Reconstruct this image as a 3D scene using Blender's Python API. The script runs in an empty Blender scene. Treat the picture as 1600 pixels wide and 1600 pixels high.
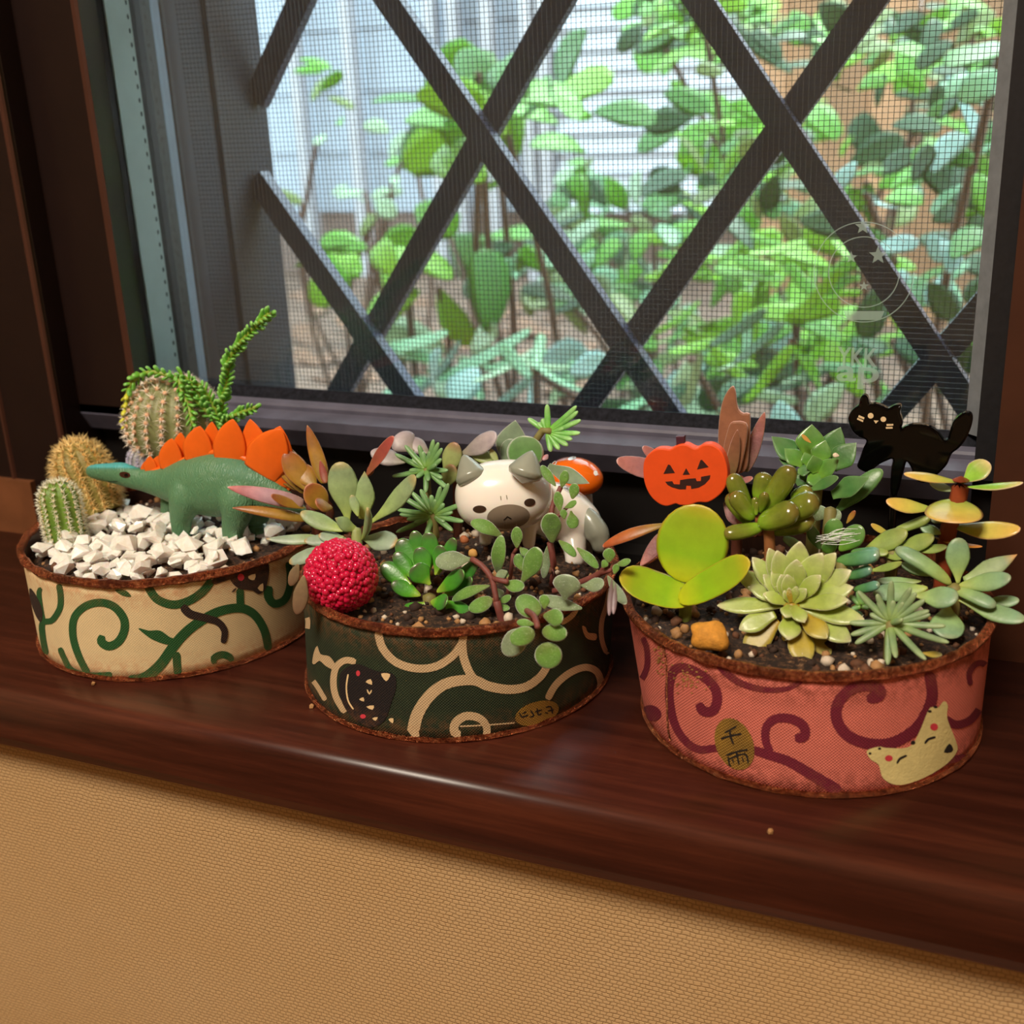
import bpy, bmesh, math, random
import numpy as np
from mathutils import Vector, Matrix, noise as mnoise
from mathutils.bvhtree import BVHTree

C = bpy.context.scene.collection
U = 0.01                                   # all coordinates below are centimetres
# ------------------------------------------------------------------ camera
F = 1843.12                                # focal length in pixels of the 1600 px frame
RC = np.array([[0.92033775, 0.38886177, -0.04201132],
               [0.09471037, -0.32578437, -0.9406883],
               [-0.37948436, 0.86177205, -0.3366609]])   # rows: right, down, forward
CAM = np.array([0., 0., 15.])
cd = bpy.data.cameras.new('camera'); cam = bpy.data.objects.new('camera', cd); C.objects.link(cam)
cd.sensor_width = 36; cd.lens = F/1600*36; cd.clip_start = .01; cd.clip_end = 100
Mx = Matrix.Identity(4)
for i in range(3):
    Mx[i][0] = RC[0, i]; Mx[i][1] = -RC[1, i]; Mx[i][2] = -RC[2, i]; Mx[i][3] = CAM[i]*U
cam.matrix_world = Mx
cd.dof.use_dof = True; cd.dof.focus_distance = .305; cd.dof.aperture_fstop = 19
bpy.context.scene.camera = cam
# ------------------------------------------------------------------ light
sc = bpy.context.scene
vs = sc.view_settings
sc.display_settings.display_device = 'sRGB'
vs.view_transform = 'Standard'; vs.look = 'None'; vs.gamma = 1; vs.exposure = .14; vs.use_curve_mapping = False
w = bpy.data.worlds.new('overcast_sky'); sc.world = w; w.use_nodes = True
wn = w.node_tree.nodes['Background']; wn.inputs[0].default_value = (.80, .91, 1, 1); wn.inputs[1].default_value = 6.2

def lamp(name, kind, loc, energy, color, size=.1, target=None, angle=None):
    l = bpy.data.lights.new(name, kind); o = bpy.data.objects.new(name, l); C.objects.link(o)
    o.location = Vector(loc)*U; l.energy = energy; l.color = color
    if kind == 'AREA': l.shape = 'DISK'; l.size = size
    if kind == 'SUN': l.angle = angle
    if target: o.rotation_euler = (Vector(target)*U - o.location).to_track_quat('-Z', 'Y').to_euler()
    return o
lamp('hazy_sun', 'SUN', (60, 300, 400), 3.6, (1, .97, .9), target=(-12, 30, 0), angle=.6)
lamp('room_ceiling_lamp', 'AREA', (-22, -78, 148), 40, (1, .88, .72), .6, target=(-18, 10, -30))

# ------------------------------------------------------------------ pixel rays
def ray(px, py): return RC.T @ np.array([px-800., py-800., F])
def at(px, py, y):                         # point on the vertical plane at depth y
    d = ray(px, py); return Vector(CAM + d*(y/d[1]))
def atz(px, py, z):
    d = ray(px, py); return Vector(CAM + d*((z-15)/d[2]))
def ppc(p): return F/float(RC[2] @ (np.array(p)-CAM))    # pixels per cm there
def crop(x0, y0, s): return lambda x, y: (x0 + x/s, y0 + y/s)
FULL = crop(0, 0, 1)
c1 = crop(0, 450, 3.2); c2 = crop(0, 750, 3.2); c3 = crop(340, 600, 4.4444); c4 = crop(640, 600, 4.4444)
c5 = crop(450, 850, 2.909); d1 = crop(940, 580, 4.706); d2 = crop(1260, 580, 4.706); d3 = crop(960, 780, 4)
d4 = crop(1280, 780, 5); d5 = crop(960, 950, 2.5); e1 = crop(1120, 620, 4.4444); e2 = crop(1320, 600, 7.2727)
f1 = crop(660, 680, 5.3333); g1 = crop(560, 820, 5.3333)

# ------------------------------------------------------------------ materials
def lin(c):
    r = []
    for v in c:
        v /= 255.; r.append(v/12.92 if v <= .04045 else ((v+.055)/1.055)**2.4)
    return (*r, 1)
class N:
    def __init__(s, name):
        s.m = bpy.data.materials.new(name); s.m.use_nodes = True; s.t = s.m.node_tree
        s.b = s.t.nodes['Principled BSDF']; s.out = s.t.nodes['Material Output']
    def n(s, t, **k):
        x = s.t.nodes.new(t)
        for a, v in k.items(): setattr(x, a, v)
        return x
    def l(s, a, b): s.t.links.new(a, b)
    def noise(s, scale, detail=3, coord=None, rough=.6):
        x = s.n('ShaderNodeTexNoise'); x.inputs['Scale'].default_value = scale; x.inputs['Detail'].default_value = detail
        x.inputs['Roughness'].default_value = rough
        s.l(coord or s.geo(), x.inputs['Vector']); return x.outputs['Fac']
    def geo(s):
        return s.n('ShaderNodeTexCoord').outputs['Object']
    def ramp(s, fac, stops, interp='LINEAR'):
        r = s.n('ShaderNodeValToRGB'); e = r.color_ramp; e.interpolation = interp
        while len(e.elements) < len(stops): e.elements.new(.5)
        for el, (p, c) in zip(e.elements, stops): el.position = p; el.color = c
        s.l(fac, r.inputs[0]); return r.outputs[0]
    def mix(s, fac, a, b, blend='MIX'):
        x = s.n('ShaderNodeMix', data_type='RGBA', blend_type=blend)
        for i, v in ((0, fac), (6, a), (7, b)):
            if hasattr(v, 'links'): s.l(v, x.inputs[i])
            else: x.inputs[i].default_value = v
        return x.outputs[2]
    def math(s, op, a, b=0, clamp=False):
        x = s.n('ShaderNodeMath', operation=op, use_clamp=clamp)
        for i, v in ((0, a), (1, b)):
            if hasattr(v, 'links'): s.l(v, x.inputs[i])
            else: x.inputs[i].default_value = v
        return x.outputs[0]
    def bump(s, h, strength=.3, dist=.0005):
        x = s.n('ShaderNodeBump'); x.inputs['Strength'].default_value = strength; x.inputs['Distance'].default_value = dist
        s.l(h, x.inputs['Height']); s.l(x.outputs[0], s.b.inputs['Normal'])
    def set(s, col=None, rough=.5, metal=0, sss=0, coat=0, spec=.5, sheen=0, trans=0):
        if col is not None:
            if hasattr(col, 'links'): s.l(col, s.b.inputs['Base Color'])
            else: s.b.inputs['Base Color'].default_value = col
        if hasattr(rough, 'links'): s.l(rough, s.b.inputs['Roughness'])
        else: s.b.inputs['Roughness'].default_value = rough
        s.b.inputs['Metallic'].default_value = metal
        s.b.inputs['Specular IOR Level'].default_value = spec
        s.b.inputs['Subsurface Weight'].default_value = sss
        s.b.inputs['Subsurface Scale'].default_value = .002
        s.b.inputs['Coat Weight'].default_value = coat; s.b.inputs['Coat Roughness'].default_value = .08
        s.b.inputs['Sheen Weight'].default_value = sheen
        s.b.inputs['Transmission Weight'].default_value = trans
        return s.m
MATS = {}
def M(name, col, rough=.5, var=.12, vs=300, bump=0, bs=1500, **k):
    if name in MATS: return MATS[name]
    n = N(name); f = n.noise(vs); c = lin(col)
    lo = tuple(x*(1-var) for x in c[:3])+(1,); hi = tuple(min(1, x*(1+var)) for x in c[:3])+(1,)
    n.set(n.ramp(f, [(.3, lo), (.7, hi)]), rough, **k)
    if bump: n.bump(n.noise(bs), bump, .0004)
    MATS[name] = n.m; return n.m
def leafmat(name, stops, edge=None, ew=.8, rough=.42, sss=.12, var=.25, speck=None, sheen=0, spec=.5, coat=0, bump=.15):
    """colour runs from the base to the tip of the leaf, with a rim of its own"""
    n = N(name); a = n.n('ShaderNodeAttribute', attribute_name='t')
    col = n.ramp(a.outputs['Fac'], [(p, lin(c)) for p, c in stops])
    f = n.noise(260, 4)
    d = n.ramp(f, [(.3, (1-var, 1-var, 1-var, 1)), (.7, (1+var*.5, 1+var*.5, 1+var*.3, 1))])
    col = n.mix(1., col, d, 'MULTIPLY')
    if edge:
        e = n.n('ShaderNodeAttribute', attribute_name='e')
        ef = n.ramp(e.outputs['Fac'], [(ew, (0, 0, 0, 1)), (min(1, ew+.16), (1, 1, 1, 1))])
        col = n.mix(ef, col, lin(edge))
    if speck:
        v = n.noise(2600, 2); col = n.mix(n.ramp(v, [(.58, (0, 0, 0, 1)), (.72, (.42, .42, .42, 1))]), col, lin(speck))
    m = n.set(col, rough, sss=sss, sheen=sheen, spec=spec, coat=coat)
    n.b.inputs['Subsurface Radius'].default_value = (.6, 1, .3)
    if bump: n.bump(n.noise(900, 3), bump, .0004)
    MATS[name] = m; return m

# ------------------------------------------------------------------ object helpers
LOC = {}
def tag(o, label=None, cat=None, group=None, kind=None):
    if label: o['label'] = label
    if cat: o['category'] = cat
    if group: o['group'] = group
    if kind: o['kind'] = kind
    return o
def thing(name, label, cat, loc, group=None, kind=None):
    o = bpy.data.objects.new(name, None); C.objects.link(o); o.empty_display_size = .01
    o.location = Vector(loc)*U; LOC[o] = Vector(loc)
    return tag(o, label, cat, group, kind)
def mesh(name, V, Fc, m, attrs=None, smooth=True, org=Vector((0, 0, 0))):
    me = bpy.data.meshes.new(name)
    me.from_pydata([((v[0]-org[0])*U, (v[1]-org[1])*U, (v[2]-org[2])*U) for v in V], [], Fc)
    if attrs:
        for k, vals in attrs.items():
            at_ = me.attributes.new(k, 'FLOAT', 'POINT'); at_.data.foreach_set('value', vals)
    if smooth: me.polygons.foreach_set('use_smooth', [True]*len(me.polygons))
    if m: me.materials.append(m)
    me.update(); return me
def obj(name, V, Fc, m, parent=None, attrs=None, smooth=True, label=None, cat=None, group=None, kind=None):
    if parent: org = LOC[parent]
    else:
        a = np.array([tuple(v) for v in V]); org = Vector((a[:, 0].mean(), a[:, 1].mean(), a[:, 2].min()))
    o = bpy.data.objects.new(name, mesh(name, V, Fc, m, attrs, smooth, org)); C.objects.link(o)
    LOC[o] = org
    if parent: o.parent = parent
    else: o.location = org*U
    return tag(o, label, cat, group, kind)
def inst(name, me, mat4, parent=None):     # shared mesh placed by a matrix in cm, mesh made around its own origin
    o = bpy.data.objects.new(name, me); C.objects.link(o)
    m = mat4.copy(); m.translation = (m.translation-(LOC[parent] if parent else Vector()))*U
    o.matrix_world = m; o.parent = parent
    if parent: o.matrix_basis = m
    LOC[o] = mat4.translation.copy()
    return o
class G:                                    # geometry bag
    def __init__(s): s.V = []; s.F = []; s.A = {}
    def add(s, V, Fc, **attrs):
        k = len(s.V); s.V += [Vector(v) for v in V]; s.F += [tuple(i+k for i in f) for f in Fc]
        for a, vals in attrs.items(): s.A.setdefault(a, [0.]*k).extend(vals)
        return s
    def box(s, x0, x1, y0, y1, z0, z1):
        return s.add([(x, y, z) for z in (z0, z1) for y in (y0, y1) for x in (x0, x1)],
                     [(0, 2, 3, 1), (4, 5, 7, 6), (0, 1, 5, 4), (2, 6, 7, 3), (0, 4, 6, 2), (1, 3, 7, 5)])
    def prism_x(s, prof, x0, x1):           # (y,z) outline extruded along x
        n = len(prof)
        return s.add([(x0, y, z) for y, z in prof]+[(x1, y, z) for y, z in prof],
                     [(i, (i+1) % n, n+(i+1) % n, n+i) for i in range(n)]+[tuple(range(n))[::-1], tuple(range(n, 2*n))])
    def prism_z(s, prof, z0, z1):           # (x,y) outline extruded along z
        n = len(prof)
        return s.add([(x, y, z0) for x, y in prof]+[(x, y, z1) for x, y in prof],
                     [(i, (i+1) % n, n+(i+1) % n, n+i) for i in range(n)]+[tuple(range(n))[::-1], tuple(range(n, 2*n))])
    def tube(s, pts, rad, K=8, squash=1., up=Vector((0, 0, 1))):
        pts = [Vector(p) for p in pts]; n = len(pts)
        rad = rad if hasattr(rad, '__len__') else [rad]*n
        V = []; Fc = []
        for i, p in enumerate(pts):
            d = (pts[min(i+1, n-1)]-pts[max(i-1, 0)]).normalized()
            a = d.cross(up)
            if a.length < 1e-3: a = d.cross(Vector((0, 1, 0)))
            a.normalize(); b = a.cross(d)
            V += [p+a*(math.cos(q)*rad[i]*squash)+b*(math.sin(q)*rad[i]) for q in [2*math.pi*j/K for j in range(K)]]
        for i in range(n-1):
            for j in range(K): Fc.append((i*K+j, i*K+(j+1) % K, (i+1)*K+(j+1) % K, (i+1)*K+j))
        k = len(V); V += [pts[0]-(pts[1]-pts[0]).normalized()*rad[0]*.5, pts[-1]+(pts[-1]-pts[-2]).normalized()*rad[-1]*.5]
        for j in range(K): Fc.append((k, (j+1) % K, j)); Fc.append((k+1, (n-1)*K+j, (n-1)*K+(j+1) % K))
        return s.add(V, Fc)
    def ell(s, c, rx, ry, rz, R=16, K=24, rot=None, pw=1.):
        V = []; Fc = []; rot = rot or Matrix.Identity(3)
        def sp(v): return math.copysign(abs(v)**pw, v)
        for i in range(1, R):
            ph = math.pi*i/R
            for j in range(K):
                q = 2*math.pi*j/K
                V.append(Vector(c)+rot@Vector((rx*sp(math.sin(ph))*sp(math.cos(q)), ry*sp(math.sin(ph))*sp(math.sin(q)), rz*sp(math.cos(ph)))))
        for i in range(R-2):
            for j in range(K): Fc.append((i*K+j, (i+1)*K+j, (i+1)*K+(j+1) % K, i*K+(j+1) % K))
        k = len(V); V += [Vector(c)+rot@Vector((0, 0, rz)), Vector(c)+rot@Vector((0, 0, -rz))]
        for j in range(K): Fc.append((k, j, (j+1) % K)); Fc.append((k+1, (R-2)*K+(j+1) % K, (R-2)*K+j))
        return s.add(V, Fc)
    def obj(s, name, m, parent=None, **k): return obj(name, s.V, s.F, m, parent, s.A or None, **k)
def lathe(prof, K=64, c=(0, 0, 0), closed=True, wob=None):   # prof: (r,z); returns V,F
    V = []; Fc = []
    for r, z in prof:
        for j in range(K):
            q = 2*math.pi*j/K; rr = r+(wob(q, z) if wob else 0)
            V.append((c[0]+rr*math.cos(q), c[1]+rr*math.sin(q), c[2]+z))
    n = len(prof)
    for i in range(n-1 if not closed else n):
        for j in range(K): Fc.append((i*K+j, i*K+(j+1) % K, ((i+1) % n)*K+(j+1) % K, ((i+1) % n)*K+j))
    return V, Fc
def catmull(P, step, closed=False):
    P = [np.array(p, float) for p in P]; n = len(P); out = []
    for i in range(n if closed else n-1):
        g = (lambda k: P[k % n]) if closed else (lambda k: P[max(0, min(n-1, k))])
        a, b, c, d = g(i-1), g(i), g(i+1), g(i+2); m = max(2, int(np.linalg.norm(c-b)/step))
        for k in range(m):
            t = k/m; out.append(.5*(2*b+(c-a)*t+(2*a-5*b+4*c-d)*t*t+(3*b-a-3*c+d)*t**3))
    if not closed: out.append(P[-1])
    return out
def fuse(g, m, name, parent, voxel=.03, it=6, **k):            # one continuous skin over overlapping volumes
    tmp = bpy.data.objects.new('tmp', mesh('tmp', g.V, g.F, None)); C.objects.link(tmp)
    r = tmp.modifiers.new('r', 'REMESH'); r.mode = 'VOXEL'; r.voxel_size = voxel*U
    s = tmp.modifiers.new('s', 'SMOOTH'); s.iterations = it; s.factor = .5
    dg = bpy.context.evaluated_depsgraph_get(); me = bpy.data.meshes.new_from_object(tmp.evaluated_get(dg))
    bpy.data.objects.remove(tmp)
    V = [v.co/U for v in me.vertices]; Fc = [tuple(p.vertices) for p in me.polygons]
    bpy.data.meshes.remove(me)
    return obj(name, V, Fc, m, parent, **k)
def hit_ell(c, rx, ry, rz, rot=None):
    rot = rot or Matrix.Identity(3); S = Matrix.Diagonal((1/rx, 1/ry, 1/rz)); W = S@rot.transposed()
    def f(px, py):
        o = W@(Vector(CAM)-Vector(c)); d = W@Vector(ray(px, py))
        a = d.dot(d); b = o.dot(d); q = b*b-a*(o.dot(o)-1)
        if q < 0: return None
        t = (-b-math.sqrt(q))/a; p = Vector(CAM)+Vector(ray(px, py))*t
        n = (W.transposed()@(W@(p-Vector(c)))).normalized(); return p, n
    return f
def hit_cone(cb, rb, ct, rt, H):
    cb = Vector((*cb, 0)); ct = Vector((*ct, 0))
    def f(px, py):
        z = H/2; d = Vector(ray(px, py)); o = Vector(CAM)
        for _ in range(12):
            k = z/H; c = cb.lerp(ct, k); r = rb+(rt-rb)*k
            ox, oy = o.x-c.x, o.y-c.y; a = d.x**2+d.y**2; b = ox*d.x+oy*d.y; q = b*b-a*(ox*ox+oy*oy-r*r)
            if q < 0: return None
            t = (-b-math.sqrt(q))/a; p = o+d*t; z = p.z
        return p, Vector((p.x-c.x, p.y-c.y, 0)).normalized()
    return f
def hit_plane_y(y): return lambda px, py: (at(px, py, y), Vector((0, -1, 0)))
def stroke(g, hit, cp, pts, w, off=.012, taper=True):           # printed line laid on a surface; w in pixels of the frame
    P = catmull([cp(*p) for p in pts], 3.); n = len(P); V = []; ok = []
    for i, p in enumerate(P):
        d = P[min(i+1, n-1)]-P[max(i-1, 0)]; d = d/(np.linalg.norm(d)+1e-9); s = np.array([-d[1], d[0]])
        ww = (w if not hasattr(w, '__len__') else w[0]+(w[1]-w[0])*i/max(1, n-1))*.5
        if taper: e = min(i, n-1-i)*3./max(ww, .1); ww *= math.sqrt(min(1, .3+e*.7))
        row = [hit(*(p+s*ww*k)) for k in (-1, 0, 1)]
        if any(h is None for h in row): ok.append(False); V += [Vector()]*3; continue
        ok.append(True); V += [h[0]+h[1]*off for h in row]
    Fc = [(i*3+k, i*3+k+1, i*3+k+4, i*3+k+3) for i in range(n-1) if ok[i] and ok[i+1] for k in (0, 1)]
    u = sorted({j for f in Fc for j in f}); r = {j: i for i, j in enumerate(u)}
    g.add([V[j] for j in u], [tuple(r[j] for j in f) for f in Fc])
def patch(g, hit, cp, pts, off=.014, smooth=True, cuts=3):      # printed filled shape laid on a surface
    P = [cp(*p) for p in pts]
    if smooth: P = catmull(P, 4., True)
    bm = bmesh.new(); vs_ = [bm.verts.new((p[0], p[1], 0)) for p in P]
    f = bm.faces.new(vs_); f.normal_update(); bmesh.ops.triangulate(bm, faces=[f])
    for _ in range(cuts):
        long = [e for e in bm.edges if e.calc_length() > 9]
        if not long: break
        bmesh.ops.subdivide_edges(bm, edges=long, cuts=1); bmesh.ops.triangulate(bm, faces=bm.faces[:])
    V = []
    c = np.mean(np.array([(p[0], p[1]) for p in P]), 0)
    for v in bm.verts:
        p = np.array([v.co.x, v.co.y]); h = hit(*p); k = 0
        while h is None and k < 30: p = p+(c-p)*.1; h = hit(*p); k += 1
        V.append(h[0]+h[1]*off if h else None)
    bm.verts.index_update(); Fc = [tuple(v.index for v in f.verts) for f in bm.faces if all(V[v.index] is not None for v in f.verts)]; bm.free()
    u = sorted({j for f in Fc for j in f}); r = {j: i for i, j in enumerate(u)}; g.add([V[j] for j in u], [tuple(r[j] for j in f) for f in Fc])
def oval(cx, cy, rx, ry, a=0, n=20):
    a = math.radians(a); return [(cx+rx*math.cos(q)*math.cos(a)-ry*math.sin(q)*math.sin(a), cy+rx*math.cos(q)*math.sin(a)+ry*math.sin(q)*math.cos(a)) for q in [2*math.pi*i/n for i in range(n)]]

# ------------------------------------------------------------------ leaves
def sm(x): x = max(0, min(1, x)); return x*x*(3-2*x)
PROF = {
    'oval': lambda t: math.sqrt(max(0, 1-(2*t-1)**2))*(.55+.45*sm(t/.6)),
    'point': lambda t: (max(0, t)+.02)**.45*max(0, 1-t)**.75*1.66,
    'spat': lambda t: ((.16+.84*sm(t/.62))*max(0, 1-t**5)**.5),
    'needle': lambda t: max(0, 1-abs(2*t-1)**5)**.5*(1-.25*t),
    'finger': lambda t: max(0, 1-abs(2*t-1)**3.2)**.5*(.78+.3*t),
    'disc': lambda t: math.sqrt(max(0, 1-(2*t-1)**2)),
    'strap': lambda t: max(0, 1-t**6)**.5*(.6+.4*sm(t*1.4))*(1 if t < .55 else 1-.55*(t-.55)**1.2),
    'pad': lambda t: max(0, 1-abs(2*t-1)**3)**.5*(.86+.14*t),
    'fat': lambda t: (.5+.5*sm(t/.6))*max(0, 1-max(0, (t-.55)/.45)**2)**.8,
    'petal': lambda t: (.8+.2*sm(t/.4))*max(0, 1-max(0, (t-.25)/.75)**2)**.8,
    'mucro': lambda t: ((.42+.58*sm(t/.5))*max(0, 1-max(0, (t-.42)/.58)**1.7)**1.05),
}
def leafgeo(B, T, w, nrm, thr=.3, bend=.1, prof='oval', cup=0., R=13, K=12, twist=0):
    B = Vector(B); T = Vector(T); L = (T-B).length; nrm = Vector(nrm)
    d0 = (T-B).normalized(); n0 = (nrm-d0*nrm.dot(d0))
    if n0.length < 1e-3: n0 = Vector((0, 0, 1)).cross(d0)
    n0.normalize(); ctl = (B+T)/2-n0*bend*L; fn = PROF[prof]
    V = []; Fc = []; At = []; Ae = []
    ts = [.5-.5*math.cos(math.pi*i/R) for i in range(R+1)]
    for t in ts[1:-1]:
        p = B*(1-t)**2+ctl*(2*t*(1-t))+T*t*t; d = ((ctl-B)*(1-t)+(T-ctl)*t).normalized()
        s = d.cross(n0).normalized(); n = s.cross(d).normalized()
        if twist: Rm = Matrix.Rotation(twist*t, 3, d); s = Rm@s; n = Rm@n
        hw = w*.5*fn(t); ht = w*.5*thr*(fn(t)**.8 if fn(t) > 0 else 0)
        for j in range(K):
            q = 2*math.pi*j/K; c = math.cos(q); si = math.sin(q)
            V.append(p+s*(c*hw)+n*(si*ht*(1 if si < 0 else .8)+cup*hw*c*c)); At.append(t)
            Ae.append(max(abs(c), sm((t-.8)/.2)))
    m = len(ts)-2
    for i in range(m-1):
        for j in range(K): Fc.append((i*K+j, i*K+(j+1) % K, (i+1)*K+(j+1) % K, (i+1)*K+j))
    k = len(V); V += [B, T]; At += [0, 1]; Ae += [0, 1]
    for j in range(K): Fc.append((k, (j+1) % K, j)); Fc.append((k+1, (m-1)*K+j, (m-1)*K+(j+1) % K))
    return V, Fc, At, Ae
VIEWN = Vector((.2, -.62, .76))
def leaves(root, m, cp, y, items, name='leaf', face=None, **dflt):
    """items: base x,y, tip x,y, width (in that crop's pixels) and options; each leaf is an object of its own"""
    sc_ = 1/(cp(1, 0)[0]-cp(0, 0)[0])
    for it in items:
        bx, by, tx, ty, wd = it[:5]; o = dict(dflt); o.update(it[5] if len(it) > 5 else {})
        b = cp(bx, by); t = cp(tx, ty); B = at(*b, y+o.get('b', 0)); k = ppc(B)
        dv = (t[1]-b[1])/k; dy = o.get('d', -.5*dv if dv > 0 else -.28*dv)
        T = at(*t, y+o.get('b', 0)+dy)
        nr = Vector(o.get('n', face or VIEWN))
        V, Fc, At, Ae = leafgeo(B, T, wd/sc_/k, nr, o.get('th', .3), o.get('bend', .1), o.get('p', 'oval'), o.get('cup', 0), twist=o.get('tw', 0))
        ob = obj(o.get('name', name), V, Fc, o.get('m', m), root, {'t': At, 'e': Ae})
        if o.get('label'): ob['label'] = o['label']
def stem(root, m, pts, r, name='stem', K=8):
    g = G().tube(catmull(pts, .25) if len(pts) > 2 else pts, r, K); return g.obj(name, m, root)
def plant(name, label, cat, cp, x, yy, y, group=None, z=2.55):  # root on the soil under the rosette's heart
    p = at(*cp(x, yy), y); r = thing(name, label, cat, (p.x, p.y, z), group); r_heart[r] = p; return r
r_heart = {}

# ================================================================== the room
def wood_mat():
    n = N('dark_stained_wood'); co = n.geo()
    mp = n.n('ShaderNodeMapping'); mp.inputs['Scale'].default_value = (1.6, 30, 30); n.l(co, mp.inputs[0])
    f = n.noise(7, 6, mp.outputs[0], .65); f2 = n.noise(40, 3, mp.outputs[0], .6)
    c = n.ramp(f, [(.28, lin((44, 19, 13))), (.5, lin((68, 31, 21))), (.72, lin((92, 45, 29)))])
    c = n.mix(n.ramp(f2, [(.5, (0, 0, 0, 1)), (.8, (.45, .45, .45, 1))]), c, lin((48, 19, 12)))
    n.set(c, n.ramp(f, [(.2, (.27, .27, .27, 1)), (.8, (.4, .4, .4, 1))]), coat=.03, spec=.35); n.bump(f2, .04, .0004)
    return n.m
def wallpaper_mat():
    n = N('woven_tan_wallpaper'); co = n.n('ShaderNodeTexCoord').outputs['Object']
    sx = n.n('ShaderNodeSeparateXYZ'); n.l(co, sx.inputs[0]); cb = n.n('ShaderNodeCombineXYZ')
    n.l(sx.outputs[0], cb.inputs[0]); n.l(sx.outputs[2], cb.inputs[1])
    wob = n.noise(160, 3, co); wv = n.n('ShaderNodeVectorMath', operation='MULTIPLY_ADD')
    wc = n.n('ShaderNodeCombineXYZ'); n.l(wob, wc.inputs[0]); n.l(n.noise(140, 2, cb.outputs[0]), wc.inputs[1])
    n.l(wc.outputs[0], wv.inputs[0]); wv.inputs[1].default_value = (.0028, .0016, 0); n.l(cb.outputs[0], wv.inputs[2])
    b = n.n('ShaderNodeTexBrick'); n.l(wv.outputs[0], b.inputs['Vector']); b.inputs['Scale'].default_value = 1
    b.inputs['Brick Width'].default_value = .0017; b.inputs['Row Height'].default_value = .00115
    b.inputs['Mortar Size'].default_value = .00022; b.inputs['Mortar Smooth'].default_value = 1
    b.inputs['Color1'].default_value = (1, 1, 1, 1); b.inputs['Color2'].default_value = (.75, .75, .75, 1); b.inputs['Mortar'].default_value = (0, 0, 0, 1)
    col = n.mix(b.outputs['Fac'], lin((200, 166, 120)), lin((170, 137, 94)))
    col = n.mix(n.ramp(n.noise(22, 4), [(.35, (0, 0, 0, 1)), (.75, (.35, .35, .35, 1))]), col, lin((186, 146, 90)))
    n.set(col, .75); n.bump(n.mix(.25, b.outputs['Color'], n.n('ShaderNodeTexNoise').outputs['Color']), .55, .0006)
    return n.m
WOOD = wood_mat(); PAPER = wallpaper_mat()
FRAME = M('dark_brown_aluminium', (30, 17, 14), .42, .1, 60, spec=.35)
EDGE = M('worn_brown_edge', (70, 40, 30), .4, .1, 60)
RAILGREY = M('dusty_grey_brown_rail', (90, 88, 103), .5, .15, 120, spec=.3)  # blue-grey cast of the skylight on the rail is put into its colour
GASKET = M('black_rubber_gasket', (22, 22, 26), .5, .3, 900)
PLASTER = M('pale_plaster', (205, 185, 150), .8, .05, 40)
def struct(g, name, m, **k): return g.obj(name, m, smooth=False, kind='structure', **k)
struct(G().box(-180, 120, -220, 22, -88, -85), 'floor', M('brown_floorboards', (120, 80, 48), .4, .2, 30))
struct(G().box(-180, 120, -220, 22, 155, 158), 'ceiling', PLASTER)
struct(G().box(-180, 120, -224, -220, -85, 155), 'wall_south', PLASTER)
struct(G().box(-184, -180, -220, 22, -85, 155), 'wall_west', PLASTER)
struct(G().box(120, 124, -220, 22, -85, 155), 'wall_east', PLASTER)
struct(G().box(-180, 120, 22, 43, -85, -1.98).box(-180, -40, 22, 43, -1.98, 155).box(6, 120, 22, 43, -1.98, 155).box(-40, 6, 22, 43, 60, 155), 'wall_north', PAPER)
# ------------------------------------------------------------------ the window
win = thing('window_1', None, None, (-15, 33, 0), kind='structure')
sill = [(20.97, -1.55), (20.97, -.42)]
for q in range(1, 7): a = math.pi/2*q/6; sill.append((21.35-.38*math.cos(a), -.4+.38*math.sin(a)+.02))
sill += [(32.3, 0), (32.3, -1.97), (21.4, -1.97), (21.1, -1.88)]
s_ = G().prism_x(sill, -40, 6).obj('window_sill', WOOD, win, smooth=True)
s_.data.polygons.foreach_set('use_smooth', [i < 8 for i in range(len(s_.data.polygons))])
# outer frame: stiles and a low sunk track behind the sill
G().prism_z([(-40, 31.2), (-31.35, 31.2), (-31.2, 31.35), (-31.2, 37), (-40, 37)], 0, 60).obj('frame_stile', FRAME, win, smooth=False)
G().prism_z([(-34.0, 31.2), (-34.0, 31.1), (-33.9, 31.1), (-33.85, 31.2)], 0, 60).obj('frame_bead', EDGE, win, smooth=False)
G().prism_z([(-31.5, 31.2), (-31.4, 31.12), (-31.25, 31.12), (-31.2, 31.2)], 0, 60).obj('frame_bead', EDGE, win, smooth=False)
G().box(-40, -33, 30.95, 31.2, 0, 2.12).obj('corner_block', M('warm_brown_block', (120, 74, 46), .4, .15, 80), win, smooth=False)
G().prism_z([(-.2, 31.2), (6, 31.2), (6, 37), (-.2, 37)], 0, 60).obj('frame_stile', M('brown_painted_frame', (66, 34, 20), .45, .12, 60), win, smooth=False)  # browner than the other stile: warm lamp light put into the colour
G().prism_x([(32.3, 0), (32.3, 1.4), (33.2, 1.4), (33.2, 4.3), (36.4, 4.3), (36.4, 0)], -31.2, -.2).obj('frame_track', M('black_track', (14, 10, 9), .5, .2, 90), win, smooth=False)  # near-black colour carries the shadow inside the recess
G().prism_x([(31.2, 57), (37, 57), (37, 60), (31.2, 60)], -31.2, -.2).obj('frame_head', FRAME, win, smooth=False)
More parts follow.
